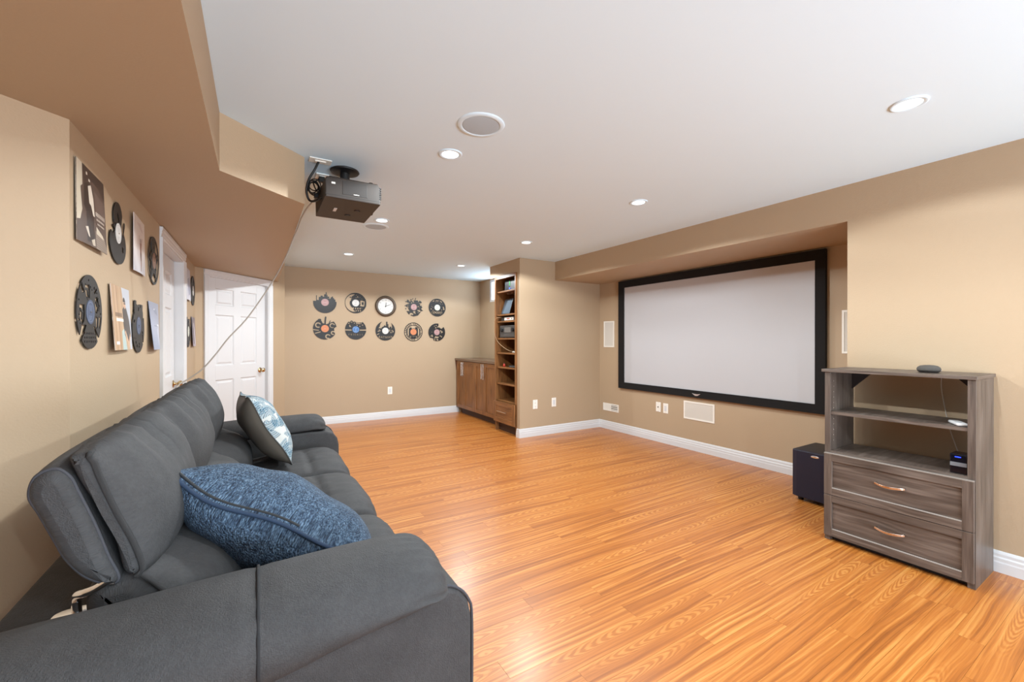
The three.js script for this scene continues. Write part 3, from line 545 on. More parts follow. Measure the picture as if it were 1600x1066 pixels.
    for (let r = 0; r < 3; r++) for (let i = 0; i < 6; i++) circ(x, -0.42 + i * 0.16, -0.58 - r * 0.11, 0.034); blots(x, 14, 16, 0.62, 0.9, 0.045, -0.2, 1.9); blots(x, 19, 8, 0.7, 0.9, 0.05, 2.6, 4.2);
    ink(); stroke(x, 0.07, [-0.34, 0.6], [-0.2, 0.6]); stroke(x, 0.06, [-0.2, 0.6], [-0.16, 0.45]); circ(x, -0.18, 0.36, 0.05); stroke(x, 0.07, [-0.72, 0.04], [-0.56, -0.02], [-0.6, -0.2]); stroke(x, 0.06, [0.52, 0.3], [0.6, 0.2]); hub(x, ink); },
  skyTower(x, ink, cut) { circ(x, 0, -0.1, 0.9); cut(); poly(x, [-1.2, 1.2], [-0.75, 0.15], [-0.65, 1.2]); poly(x, [0.62, 1.2], [0.7, 0.1], [1.2, 1.2]); rect(x, -0.2, 0.75, 0.06, 1.2); ink(); rect(x, -0.62, 0.2, -0.34, 0.9); rect(x, -0.2, 0.2, 0.2, 0.75); rect(x, 0.3, 0.2, 0.6, 0.8); cut(); blots(x, 44, 9, 0.55, 0.8, 0.06); circ(x, -0.4, -0.62, 0.06); circ(x, -0.25, -0.75, 0.06); circ(x, 0.1, -0.68, 0.05); poly(x, [0.5, -0.35], [0.62, -0.3], [0.75, -0.7], [0.6, -0.65]); hub(x, ink); },
  cross(x, ink, cut) { circ(x, 0, 0, 1); cut(); rect(x, -0.8, 0.06, 0.8, -0.06); rect(x, -0.05, -0.8, 0.05, 0.8); blots(x, 3, 6, 0.5, 0.8, 0.08); hub(x, ink); },
};
const labelMat = (base, inkColor, rings = true) => std(0xffffff, 0.5, { map: canvasTex(128, 128, (c) => { c.fillStyle = base; c.fillRect(0, 0, 128, 128); c.strokeStyle = c.fillStyle = inkColor; c.lineWidth = 2; if (rings) { c.beginPath(); c.arc(64, 64, 52, 0, 7); c.stroke(); } for (let i = 0; i < 5; i++) { c.globalAlpha = 0.6; c.fillRect(34 + i * 3, 30 + i * 6, 60 - i * 6, 2); c.fillRect(38, 84 + i * 5, 52 - 4 * i, 2); } c.globalAlpha = 1; c.beginPath(); c.arc(64, 64, 4, 0, 7); c.fill(); }) });
const LB = { white: labelMat('#cfccc7', '#8f8f8f'), orange: labelMat('#c47a50', '#c2683c'), blue: labelMat('#34639a', '#d5e2ef'), navy: labelMat('#3a4760', '#8793a8'), pink: labelMat('#b08a88', '#6f4346'), cream: labelMat('#d2d3c4', '#9aa08c'), brown: labelMat('#8a6a5a', '#4a3026') };
function record(at, turn, r, design, lab, label, group, N = 150, labelR = 0.33) {
  const t = thing('vinyl_record', label, 'record', at, turn, group);
  const sh = trace(N, D[design]);
  const g = new THREE.ExtrudeGeometry(sh, { depth: 0.003 / r, bevelEnabled: false }); g.scale(r, r, r); g.translate(0, 0, 0.004);
  add('cut_disc', g, M.vinyl, t);
  const lg = new THREE.CylinderGeometry(r * labelR, r * labelR, 0.001, 36); lg.rotateX(Math.PI / 2); lg.rotateZ(Math.PI / 2); lg.translate(0, 0, 0.0076);
  add('paper_label', lg, LB[lab], t);
  add('spindle_pin', disc(0.0035, 0.01, [0, 0, 0.006], 'z', 10), M.nickel, t);
}
const GB = 'cut vinyl records on the back wall', zr = ZB + 0.001;
record([0.852, 1.815, zr], 0, 0.160, 'skyline', 'pink', 'vinyl record cut as a city skyline, top left on the back wall', GB);
record([1.287, 1.825, zr], 0, 0.158, 'crescent', 'white', 'vinyl record with thin crescent rim and large white label', GB);
record([2.203, 1.800, zr], 0, 0.155, 'party', 'pink', 'ragged cut vinyl record with jagged outline right of the clock', GB);
record([2.612, 1.808, zr], 0, 0.152, 'band', 'cream', 'nearly whole vinyl record with cream label, top right on the back wall', GB);
record([0.852, 1.425, zr], 0, 0.162, 'swirl', 'orange', 'vinyl record with orange label and cut swirls and faces', GB);
record([1.288, 1.417, zr], 0, 0.155, 'friends', 'blue', 'vinyl record with blue label and the cut word FRIENDS', GB, 180);
record([1.739, 1.402, zr], 0, 0.155, 'night', 'white', 'vinyl record with the cut word BATMAN below the clock', GB, 180);
record([2.197, 1.390, zr], 0, 0.155, 'seal', 'orange', 'ring shaped vinyl record with orange label and lettered rim', GB);
record([2.604, 1.388, zr], 0, 0.150, 'collage', 'pink', 'vinyl record notched at upper right, bottom right on the back wall', GB);
const GL = 'cut vinyl records on the left wall', xl = XL + 0.001, q = Math.PI / 2;
record([xl, 1.758, -2.675], q, 0.145, 'guitarist', 'white', 'vinyl record cut as a long haired guitarist with white label', GL, 220);
record([xl, 1.757, -3.475], q, 0.152, 'star', 'brown', 'vinyl record cut as a five pointed figure in a thin ring', GL, 200);
record([xl, 1.362, -2.283], q, 0.146, 'quartet', 'navy', 'largest looking vinyl record on the left wall, four faces cut round navy label', GL, 240);
record([xl, 1.332, -3.07], q, 0.150, 'skyTower', 'navy', 'vinyl record with ragged tower tops and blue label on the left wall', GL, 200);
record([xl, 1.756, -5.36], q, 0.150, 'cross', 'white', 'dark vinyl record with a pale cross, beyond the left door', GL, 120);
record([xl, 1.335, -5.02], q, 0.150, 'skyTower', 'cream', 'greenish cut record half hidden by the left door casing', GL, 120);

// album covers
function album(y, z, w, h, lean, draw, label, curl = 0.006) {
  const t = tag(new THREE.Group(), label, 'album cover', 'album covers on the left wall'); t.name = numbered('album_cover'); t.position.set(XL, y, z); t.rotation.y = Math.PI / 2; scene.add(t);
  const geo = (d0, d1) => { const g = new THREE.BoxGeometry(w, h, 0.003, 10, 10, 1), p = g.attributes.position; for (let i = 0; i < p.count; i++) { const u = p.getX(i) / w + 0.5, v = p.getY(i) / h + 0.5; const o = 0.004 + lean[0] * (1 - u) * (1 - v) + lean[1] * u * (1 - v) + lean[2] * (1 - u) * v + curl * Math.sin(Math.PI * u) * (1 - v); p.setZ(i, p.getZ(i) + o); } g.computeVertexNormals(); return g; };
  add('sleeve', geo(), std(0xffffff, 0.35, { map: canvasTex(256, 256, draw) }), t);
}
const bg = (c, w, stops) => { const g = c.createLinearGradient(0, 0, 0, w); stops.forEach(([o, k]) => g.addColorStop(o, k)); c.fillStyle = g; c.fillRect(0, 0, w, w); };
const pth = (c, col, ...p) => { c.fillStyle = col; c.beginPath(); p.forEach(([a, b], i) => (i ? c.lineTo(a, b) : c.moveTo(a, b))); c.closePath(); c.fill(); };
album(1.771, -2.297, 0.325, 0.302, [0.004, 0.012, 0.002], (c) => {
  c.fillStyle = '#54463f'; c.fillRect(0, 0, 256, 256); pth(c, '#c8bda8', [0, 0], [48, 0], [46, 70], [30, 80], [40, 150], [24, 185], [0, 190]);
  pth(c, '#3d322e', [50, 0], [256, 0], [256, 70], [190, 40], [120, 30], [60, 60]); pth(c, '#665750', [150, 60], [256, 80], [256, 150], [150, 150]);
  pth(c, '#2f2826', [60, 60], [110, 40], [130, 90], [130, 240], [70, 246], [70, 150], [52, 130]); pth(c, '#d9cfbf', [92, 60], [118, 50], [136, 90], [140, 150], [126, 150], [112, 120], [98, 115]);
  pth(c, '#8c7f73', [140, 195], [230, 205], [256, 240], [256, 256], [140, 256]); pth(c, '#c9bda9', [150, 180], [215, 200], [225, 214], [150, 205]); pth(c, '#cfc5b5', [60, 200], [80, 195], [92, 230], [80, 226]); pth(c, '#bdb19f', [100, 236], [130, 226], [132, 250], [112, 252]);
  c.strokeStyle = '#5a4c44'; for (let i = 0; i < 6; i++) { c.beginPath(); c.moveTo(140, 208 + 8 * i); c.lineTo(256, 214 + 8 * i); c.stroke(); }
  c.fillStyle = '#cfc4b6'; for (let i = 0; i < 7; i++) c.fillRect(152 + i * 14, 128, 7, 14); for (let i = 0; i < 9; i++) c.fillRect(158 + i * 9, 150, 5, 7); for (let i = 0; i < 8; i++) c.fillRect(164 + i * 9, 165, 5, 6); c.fillRect(80, 16, 12, 10); c.fillRect(100, 34, 14, 8);
}, 'brownish black and white album cover, largest looking on the left wall');
album(1.774, -3.07, 0.30, 0.305, [0.012, 0.004, 0.012], (c, w) => {
  bg(c, w, [[0, '#d8cdc6'], [0.6, '#e3dcd9'], [1, '#c5c6cc']]); c.fillStyle = '#8b5f50'; pth(c, '#8b6355', [104, 78], [122, 118], [134, 104], [142, 118], [174, 82], [178, 88], [150, 134], [148, 166], [140, 180], [136, 226], [130, 248], [120, 248], [124, 200], [116, 172], [120, 130], [100, 84]);
  c.beginPath(); c.fillStyle = '#5b3f36'; c.arc(137, 100, 9, 0, 7); c.fill(); pth(c, '#5b3f36', [118, 160], [148, 160], [142, 196], [122, 196]); c.globalAlpha = 0.35; pth(c, '#a98d86', [60, 30], [150, 20], [220, 60], [150, 50]); c.globalAlpha = 1;
}, 'pale album cover showing a slim figure with both arms raised');
album(1.356, -2.705, 0.335, 0.302, [0.022, 0.014, 0.004], (c, w) => {
  c.fillStyle = '#b99a78'; c.fillRect(0, 0, 256, 256); for (let i = 0; i < 7; i++) pth(c, ['#b8987a', '#ab8a6b', '#bd9d7e', '#a58365', '#b3926f', '#b99b7b', '#ae8c6d'][i], [i * 20, 0], [i * 20 + 17, 0], [i * 20 + 17, 256], [i * 20, 256]);
  pth(c, '#b9bcc4', [140, 0], [256, 0], [256, 256], [210, 256], [200, 120], [150, 60]); pth(c, '#a9bcb8', [96, 180], [130, 170], [150, 256], [90, 256]); pth(c, '#3b3431', [128, 92], [160, 74], [188, 82], [222, 130], [244, 200], [216, 206], [180, 226], [132, 196], [124, 150]);
  c.fillStyle = '#c79d7f'; c.beginPath(); c.arc(168, 70, 17, 0, 7); c.fill(); c.fillStyle = '#2b2728'; c.beginPath(); c.arc(164, 58, 18, 3.1, 6.4); c.fill(); c.fillRect(158, 62, 24, 6);
  c.strokeStyle = '#cda688'; c.lineWidth = 15; c.beginPath(); c.moveTo(140, 180); c.lineTo(180, 226); c.lineTo(190, 246); c.stroke(); c.beginPath(); c.moveTo(230, 192); c.lineTo(196, 228); c.stroke();
  c.fillStyle = '#5d4636'; for (let i = 0; i < 5; i++) c.fillRect(34 + i * 17, 108, 12, 16); c.fillStyle = '#e2dcd2'; c.fillRect(40, 130, 90, 12); c.fillStyle = '#d8d8dc'; c.fillRect(20, 222, 34, 12);
}, 'curled album cover of a person in a dark shirt with clasped hands');
album(1.342, -3.47, 0.30, 0.298, [0.03, 0.008, 0.002], (c, w) => { bg(c, w, [[0, '#8c92a6'], [0.5, '#a2a8ba'], [1, '#8f98ad']]); c.strokeStyle = '#5f6a80'; c.lineWidth = 3; c.beginPath(); c.moveTo(60, 128); c.lineTo(150, 130); c.stroke(); pth(c, '#b9bfce', [120, 150], [170, 130], [240, 120], [160, 190], [130, 250]); pth(c, '#7d879d', [70, 30], [180, 40], [200, 70], [120, 60]); c.fillStyle = '#e6e8ee'; c.fillRect(104, 34, 20, 8); c.fillRect(150, 118, 60, 10); }, 'pale blue grey album cover tilted off the wall beside the left door', 0.012);
album(1.78, -5.0, 0.28, 0.30, [0.01, 0.01, 0.004], (c, w) => { bg(c, w, [[0, '#b9bccb'], [1, '#d0d0da']]); pth(c, '#9096ad', [60, 90], [200, 60], [180, 200], [90, 220]); }, 'pale lilac album cover partly hidden by the left door casing');
album(1.339, -5.37, 0.29, 0.295, [0.02, 0.01, 0.004], (c, w) => { bg(c, w, [[0, '#6c5f6b'], [1, '#a497a3']]); pth(c, '#d8d2d8', [90, 40], [130, 60], [150, 240], [110, 230]); pth(c, '#3a3340', [20, 20], [80, 30], [70, 230], [20, 240]); }, 'purplish album cover on the left wall closest to the white closet door');

// wall clock
{
  const t = thing('wall_clock', 'round white wall clock with brown frame among the records', 'clock', [1.742, 1.795, ZB]);
  const fr = lathe([[0.122, 0.012], [0.124, 0.03], [0.134, 0.042], [0.15, 0.04], [0.163, 0.026], [0.166, 0.01], [0.164, 0], [0, 0]], 64); fr.rotateX(Math.PI / 2);
  add('frame', fr, std(0x4e3f31, 0.35), t);
  const f = new THREE.CircleGeometry(0.126, 56); f.translate(0, 0, 0.014);
  add('dial', f, std(0xffffff, 0.5, { map: canvasTex(256, 256, (c) => { c.fillStyle = '#d9d7d2'; c.fillRect(0, 0, 256, 256); c.fillStyle = '#6e6a66'; c.font = 'bold 25px serif'; c.textAlign = 'center'; c.textBaseline = 'middle'; for (let i = 1; i <= 12; i++) { const a = i / 12 * 6.2832; c.fillText(String(i), 128 + 100 * Math.sin(a), 128 - 100 * Math.cos(a)); } c.strokeStyle = '#b5b0aa'; c.lineWidth = 1.5; for (let i = 0; i < 60; i++) { const a = i / 60 * 6.2832; c.beginPath(); c.moveTo(128 + 119 * Math.sin(a), 128 - 119 * Math.cos(a)); c.lineTo(128 + 124 * Math.sin(a), 128 - 124 * Math.cos(a)); c.stroke(); } }) }), t);
  const hand = (len, w, ang, z) => { const g = extrude([[-w, -0.016], [w, -0.016], [w * 0.8, len * 0.8], [0, len], [-w * 0.8, len * 0.8]], 0.0015); g.translate(0, 0, z); g.rotateZ(-ang); return g; };
  add('hour_hand', hand(0.062, 0.0045, 0.1, 0.018), M.black, t);
  add('minute_hand', hand(0.094, 0.0035, 1.2, 0.021), M.black, t);
  add('hub', disc(0.006, 0.008, [0, 0, 0.02], 'z', 16), M.black, t);
  const gl = new THREE.CircleGeometry(0.124, 48); gl.translate(0, 0, 0.029); add('glass', gl, M.glass, t);
}

// ------------------------------------------------------------------ bar cabinet
{
  const t = thing('bar_cabinet', 'brown wood bar cabinet with four shaker doors in the back corner', 'cabinet');
  const z0 = -6.765, z1 = -5.185, X0 = 2.972;
  add('carcass', bx(X0 + 0.002, XR - 0.003, 0.1, 0.9, z0 + 0.01, z1), M.cherry, t);
  add('toe_kick', bx(3.02, XR - 0.005, 0, 0.1, z0 + 0.1, z1), M.toe, t);
  add('side_filler', bx(X0 - 0.014, X0 + 0.02, 0.1, 0.9, z0, z0 + 0.03), M.cherry, t);
  const edges = [z0 + 0.032, -6.452, -6.035, -5.71, z1 - 0.005];
  for (let i = 0; i < 4; i++) shakerX(t, 'door', X0, edges[i] + 0.002, edges[i + 1] - 0.002, 0.105, 0.895, 0.055, (d, xf) => {
    const hz = i % 2 === 0 ? edges[i + 1] - 0.03 : edges[i] + 0.03;
    add('handle', [rod([xf - 0.03, 0.655, hz], [xf - 0.03, 0.885, hz], 0.006), rod([xf, 0.69, hz], [xf - 0.03, 0.69, hz], 0.004), rod([xf, 0.85, hz], [xf - 0.03, 0.85, hz], 0.004)], M.nickel, d);
  });
  const br = extrude([[0, 0.9], [-0.03, 0.9], [-0.03, 0.88], [-0.008, 0.70], [0, 0.68]], 0.02); br.translate(X0 - 0.002, 0, z0);
  add('corbel', br, M.cherryDark, t);
  const c = tag(add('countertop', bx(2.935, XR - 0.001, 0.902, 0.94, ZB + 0.002, -5.182, 0.004), M.counter), 'dark brown countertop lying on the bar cabinet', 'countertop');
}
// shaker front in a plane of constant x (facing -x): frame of stiles and rails round a recessed field
function shakerX(parent, name, X, za, zb, y0, y1, fw, extra, mat = M.cherry, th = 0.02) {
  const d = new THREE.Group(); d.name = name; parent.add(d);
  const xf = X - th;
  const fg = bx(X - th * 0.45, X, y0 + 0.01, y1 - 0.01, za + 0.01, zb - 0.01); add('field', name === 'drawer' ? flipUV(fg) : fg, mat, d);
  add('rail', flipUV(bx(xf, X, y0, y0 + fw, za + fw, zb - fw)), mat, d); add('rail', flipUV(bx(xf, X, y1 - fw, y1, za + fw, zb - fw)), mat, d);
  add('stile', bx(xf, X, y0, y1, za, za + fw, 0.0015), mat, d); add('stile', bx(xf, X, y0, y1, zb - fw, zb, 0.0015), mat, d);
  if (extra) extra(d, xf);
  return d;
}
// ------------------------------------------------------------------ built-in shelf tower
const TW = { x: 2.858, z0: -5.175, z1: -4.612, ys: [0.425, 0.662, 0.885, 1.083, 1.282, 1.515, 1.608, 1.927] };
{
  const t = thing('shelf_tower', 'tall built-in brown shelf tower holding electronics beside the beige wall end', 'shelf unit');
  const { x, z0, z1, ys } = TW;
  add('side_panel', bx(x, XR - 0.005, 0.0, 2.133, z0, z0 + 0.02), M.cherry, t);
  add('side_panel', bx(x, XR - 0.005, 0.0, 2.133, z1 - 0.02, z1), M.cherry, t);
  add('face_frame', [bx(x - 0.012, x - 0.0005, 0.415, 2.133, z0, z0 + 0.03, 0.002), bx(x - 0.012, x - 0.0005, 0.415, 2.133, z1 - 0.025, z1, 0.002), bx(x - 0.012, x - 0.0005, 2.09, 2.133, z0 + 0.03, z1 - 0.025, 0.002)], M.cherry, t);
  add('back_panel', bx(XR - 0.012, XR - 0.004, 0.1, 2.13, z0 + 0.02, z1 - 0.02), M.cherryDark, t);  // darker than the sides, painting in the shade inside the tower
  add('top_panel', bx(x, XR - 0.012, 2.11, 2.13, z0 + 0.02, z1 - 0.02), M.cherry, t);
  ys.forEach((y) => add('shelf', flipUV(bx(x + 0.012, XR - 0.012, y - 0.02, y, z0 + 0.02, z1 - 0.02, 0.002)), M.cherry, t));
  add('toe_kick', bx(x + 0.05, x + 0.07, 0, 0.12, z0 + 0.02, z1 - 0.02), M.toe, t);
  add('bottom_panel', bx(x, XR - 0.012, 0.12, 0.14, z0 + 0.02, z1 - 0.02), M.cherry, t);
  shakerX(t, 'drawer', x - 0.012, z0 + 0.004, z1 - 0.004, 0.13, 0.412, 0.06, (d, xf) => add('handle', [rod([xf - 0.028, 0.285, -5.03], [xf - 0.028, 0.285, -4.78], 0.0055), rod([xf, 0.285, -4.99], [xf - 0.028, 0.285, -4.99], 0.004), rod([xf, 0.285, -4.82], [xf - 0.028, 0.285, -4.82], 0.004)], M.nickel, d));
  for (let i = 0; i < 3; i++) add('glass_rail', rod([2.92, 1.89, -4.94 + i * 0.11], [3.35, 1.89, -4.94 + i * 0.11], 0.006), M.nickel, t);
}
{ // things on the tower's shelves
  const { ys } = TW, led = (c, e) => std(c, 0.4, { emissive: c, emissiveIntensity: e });
  const r = thing('router', 'upright black network box with green and blue lights on the top shelf', 'router', [2.93, ys[7], -4.88]);
  add('case', bx(0, 0.12, 0, 0.15, -0.16, 0.13, 0.01), M.black, r); add('front_panel', bx(-0.003, 0.002, 0.02, 0.14, -0.14, -0.03, 0.002), std(0x2e3136, 0.3), r);
  add('green_light', bx(-0.006, 0, 0.07, 0.13, -0.025, -0.012), led(0x2fae48, 0.9), r); add('blue_light', disc(0.008, 0.006, [-0.004, 0.03, -0.02], 'x', 16), led(0x3355ff, 5), r);
  const pl = new THREE.PointLight(0x3355ff, 0.003); pl.position.set(-0.03, 0.03, -0.02); r.add(pl);
  const tb = thing('tablet', 'grey tablet leaning upright on the second shelf of the tower', 'tablet', [2.925, ys[6] + 0.003, -5.015]);
  const tg = bx(-0.006, 0.006, 0, 0.23, -0.11, 0.11, 0.006), ts = bx(-0.0075, -0.005, 0.012, 0.218, -0.1, 0.1);
  for (const g of [tg, ts]) g.rotateZ(-0.32);
  add('case', tg, std(0x3b4046, 0.35), tb); add('display', ts, std(0x596672, 0.15), tb);
  const st = thing('media_box', 'small white and dark media box with red marks on the third shelf', 'media box', [2.9, ys[5], -4.88]);
  add('case', bx(0, 0.16, 0.004, 0.052, -0.2, 0.2, 0.006), std(0x35302e, 0.4), st); add('front_panel', bx(-0.004, 0.003, 0.008, 0.048, -0.11, 0.13, 0.003), M.plug, st);
  add('red_mark', bx(-0.006, -0.003, 0.022, 0.036, -0.04, 0.03), std(0xa23a2c, 0.5), st); add('button', bx(-0.006, -0.003, 0.02, 0.034, 0.08, 0.1), std(0x57413a, 0.5), st);
  for (const z of [-0.15, 0.15]) add('foot', bx(0.02, 0.05, 0, 0.006, z - 0.02, z + 0.02), M.black, st);
  const av = thing('receiver', 'large dark grey audio receiver with two knobs filling the fourth shelf', 'receiver', [2.88, ys[4], -4.87]);
  add('case', bx(0.01, 0.34, 0.008, 0.17, -0.215, 0.20, 0.004), M.black, av); add('front_panel', bx(0, 0.012, 0.008, 0.17, -0.215, 0.20, 0.004), std(0x3a3837, 0.35), av);
  add('display', bx(-0.002, 0.002, 0.075, 0.145, -0.09, 0.08, 0.001), std(0x6a6560, 0.2), av); add('lower_trim', bx(-0.003, 0.002, 0.02, 0.06, -0.19, 0.18, 0.001), std(0x484543, 0.3), av);
  for (const z of [-0.15, 0.14]) add('knob', disc(0.024, 0.025, [-0.012, 0.11, z], 'x', 28), M.black, av);
  for (const z of [-0.18, 0.16]) add('foot', disc(0.015, 0.01, [0.05, 0.005, z]), M.black, av);
  const dg = thing('adapter', 'small white adapter at the end of a tan cable on the fifth shelf', 'adapter', [2.9, ys[3], -4.74]);
  add('case', bx(0, 0.07, 0.0, 0.022, -0.05, 0.05, 0.008), M.plug, dg); add('plug_end', bx(-0.01, 0.01, 0.004, 0.016, -0.02, 0.0, 0.002), M.nickel, dg);
  tag(add('tan_cable', tube([[2.895, 1.565, -5.06], [2.84, 1.56, -5.11], [2.825, 1.5, -5.15], [2.825, 1.4, -5.15], [2.83, 1.3, -5.12], [2.838, 1.22, -5.05], [2.845, 1.16, -4.93], [2.86, 1.12, -4.83], [2.898, 1.10, -4.775]], 0.0026, 60), M.cableTan), 'thin tan cable arching down in front of the tower shelves', 'cable');
  const bk = thing('black_device', 'flat black device lying on the sixth tower shelf', 'device', [2.9, ys[2], -4.76]);
  add('case', bx(0, 0.12, 0, 0.028, -0.12, 0.12, 0.01), M.black, bk); add('strip', bx(-0.002, 0.002, 0.01, 0.018, -0.1, 0.1), std(0x596066, 0.3), bk);
  const rd = thing('red_toy', 'small red object standing on the sixth tower shelf', 'ornament', [2.92, ys[2], -5.03]);
  add('body', lathe([[0, 0], [0.018, 0], [0.02, 0.02], [0.012, 0.036], [0.009, 0.045], [0, 0.048]], 24), std(0xb3301e, 0.4), rd); add('cap', lathe([[0.01, 0.044], [0.012, 0.05], [0, 0.055]], 20), M.black, rd);
}

// ------------------------------------------------------------------ projection screen and wall fittings
{
  const z0 = -4.134, z1 = -1.70, y0 = 0.606, y1 = 2.045, X1 = 4.19, b = 0.10;
  const t = thing('projection_screen', 'large white projection screen with wide black frame in the wall alcove', 'screen');
  const bar = (pts, len) => extrude(pts, len, 0.002);
  add('frame', ringX(X1, XS - 0.012, y0, y1, z0, z1, 0.082, 0.09, b, b - 0.02), M.velvet, t);
  add('fabric', bx(X1 + 0.012, X1 + 0.016, y0 + 0.07, y1 - 0.08, z0 + 0.09, z1 - 0.07), M.screen, t);
  for (const z of [-3.6, -2.2]) for (const y of [0.66, 1.99]) add('wall_bracket', bx(XS - 0.012, XS, y - 0.02, y + 0.02, z - 0.06, z + 0.06), M.black, t);
  const em = new THREE.CylinderGeometry(0.05, 0.05, 0.002, 32); em.scale(1, 1, 0.32); em.rotateX(0); em.rotateZ(Math.PI / 2);
  const e1 = extrude([[-0.055, 0.012], [-0.02, 0.006], [0.02, 0.006], [0.055, 0.012], [0.03, -0.004], [0.012, -0.014], [-0.012, -0.014], [-0.03, -0.004]], 0.003); e1.rotateY(-Math.PI / 2); e1.translate(X1 - 0.0005, 0.643, -2.947);
  add('emblem', e1, M.chrome, t);
}
function wallSpeaker(label, z0, z1, y0, y1, group) {
  const t = thing('wall_speaker', label, 'speaker', [XS, 0, 0], 0, group), f = 0.016;
  add('frame', ringX(-0.008, 0, y0, y1, z0, z1, f, f, f, f), M.plug, t);
  add('grille', bx(-0.004, 0, y0 + f, y1 - f, z0 + f, z1 - f), M.grille, t);
}
wallSpeaker('narrow white in-wall speaker left of the projection screen', -4.453, -4.252, 1.155, 1.52, 'white in-wall speakers');
wallSpeaker('narrow white in-wall speaker right of the projection screen, half hidden', -1.594, -1.392, 1.14, 1.505, 'white in-wall speakers');
wallSpeaker('wide white in-wall speaker low under the projection screen', -3.136, -2.753, 0.347, 0.552, 'white in-wall speakers');
{
  const t = thing('air_vent', 'small white wall vent with open slats left of the outlets', 'vent', [XS, 0, 0]);
  const z0 = -4.466, z1 = -4.170, y0 = 0.257, y1 = 0.362, f = 0.016;
  add('frame', [...ringX(-0.007, 0, y0, y1, z0, z1, f, f, f, f), bx(-0.007, 0, y0 + f, y1 - f, -4.324, -4.312)], M.plug, t);
  add('duct', bx(-0.001, 0.0005, y0 + f, y1 - f, z0 + f, z1 - f), M.plugDark, t);
  for (let i = 0; i < 8; i++) { const g = bx(-0.006, -0.002, y0 + f, y1 - f, z0 + f + i * 0.0155, z0 + f + i * 0.0155 + 0.013); add('slat', g, M.plug, t); }
  for (let i = 0; i < 3; i++) add('slat', bx(-0.006, -0.002, y0 + 0.022 + i * 0.024, y0 + 0.034 + i * 0.024, -4.312, z1 - f), M.plug, t);
}
function outlet(label, at, turn, kind, group = 'white wall plates') {   // local: x across, y up, +z out
  const t = thing('wall_plate', label, 'wall plate', at, turn, group);
  add('plate', bx(-0.036, 0.036, -0.06, 0.06, 0, 0.006, 0.0028), M.plug, t);
  if (kind === 'duplex') for (const y of [-0.022, 0.022]) { const s = add('socket', bx(-0.016, 0.016, y - 0.014, y + 0.014, 0.005, 0.0085, 0.003), M.plug, t); add('slot', [bx(-0.008, -0.006, y - 0.004, y + 0.006, 0.008, 0.0088), bx(0.006, 0.008, y - 0.004, y + 0.006, 0.008, 0.0088), disc(0.0025, 0.001, [0, y - 0.008, 0.0085], 'z', 10)], M.plugDark, s); }
  else if (kind === 'coax') { add('connector', disc(0.006, 0.012, [0, 0, 0.01], 'z', 14), M.plugDark, t); }
  else add('insert', bx(-0.017, 0.017, -0.034, 0.034, 0.005, 0.0085, 0.002), M.white, t);
  for (const y of [-0.05, 0.05]) add('screw', disc(0.003, 0.0015, [0, y, 0.0065], 'z', 10), M.nickel, t);
}
outlet('white decora wall plate alone on the back wall, low under the records', [1.812, 0.445, ZB], 0, 'rocker');
outlet('white duplex outlet on the beige wall end, nearer the shelf tower', [3.104, 0.412, Z_RET], 0, 'duplex');
outlet('white wall plate on the beige wall end, nearer the alcove corner', [3.407, 0.418, Z_RET], 0, 'rocker');
outlet('white coax wall plate under the screen, left of the pair', [XS, 0.428, -3.50], -q, 'coax');
outlet('white blank wall plate under the screen, right of the pair', [XS, 0.424, -3.391], -q, 'rocker');

// ------------------------------------------------------------------ subwoofer
{
  const t = thing('subwoofer', 'black floor subwoofer with glossy front tucked behind the grey shelf unit', 'speaker', [3.60, 0, -1.49]);
  add('cabinet', bx(0.035, 0.40, 0.035, 0.395, -0.205, 0.185, 0.008), std(0x231d1c, 0.5), t);
  const fr = extrude([[0.04, -0.205], [0.012, -0.197], [0, -0.165], [-0.008, 0], [0, 0.145], [0.012, 0.177], [0.04, 0.185]], 0.36, 0.004); fr.rotateX(-Math.PI / 2); fr.scale(1, 1, -1); fr.translate(0, 0.035, 0);
  const ix = fr.index; if (!ix) { const p = fr.attributes.position, nn = fr.attributes.normal; for (let i = 0; i < p.count; i += 3) for (const at of [p, nn]) { const a = [at.getX(i + 1), at.getY(i + 1), at.getZ(i + 1)]; at.setXYZ(i + 1, at.getX(i + 2), at.getY(i + 2), at.getZ(i + 2)); at.setXYZ(i + 2, ...a); } }
  add('front_grille', fr, std(0x0a0f26, 0.5), t);
  const b = new THREE.CylinderGeometry(0.026, 0.026, 0.004, 32); b.scale(1, 1, 0.36); b.rotateX(Math.PI / 2); b.rotateY(Math.PI / 2); b.translate(-0.006, 0.368, 0.055);
  const bb = new THREE.SphereGeometry(1, 24, 12); bb.scale(0.003, 0.009, 0.028); bb.translate(-0.008, 0.368, -0.035);
  add('badge', bb, M.chrome, t);
  for (const [x, z] of [[0.06, -0.16], [0.06, 0.14], [0.36, -0.16], [0.36, 0.14]]) add('foot', lathe([[0, 0], [0.018, 0], [0.022, 0.036], [0, 0.036]], 20).translate(x, 0, z), M.black, t);
}
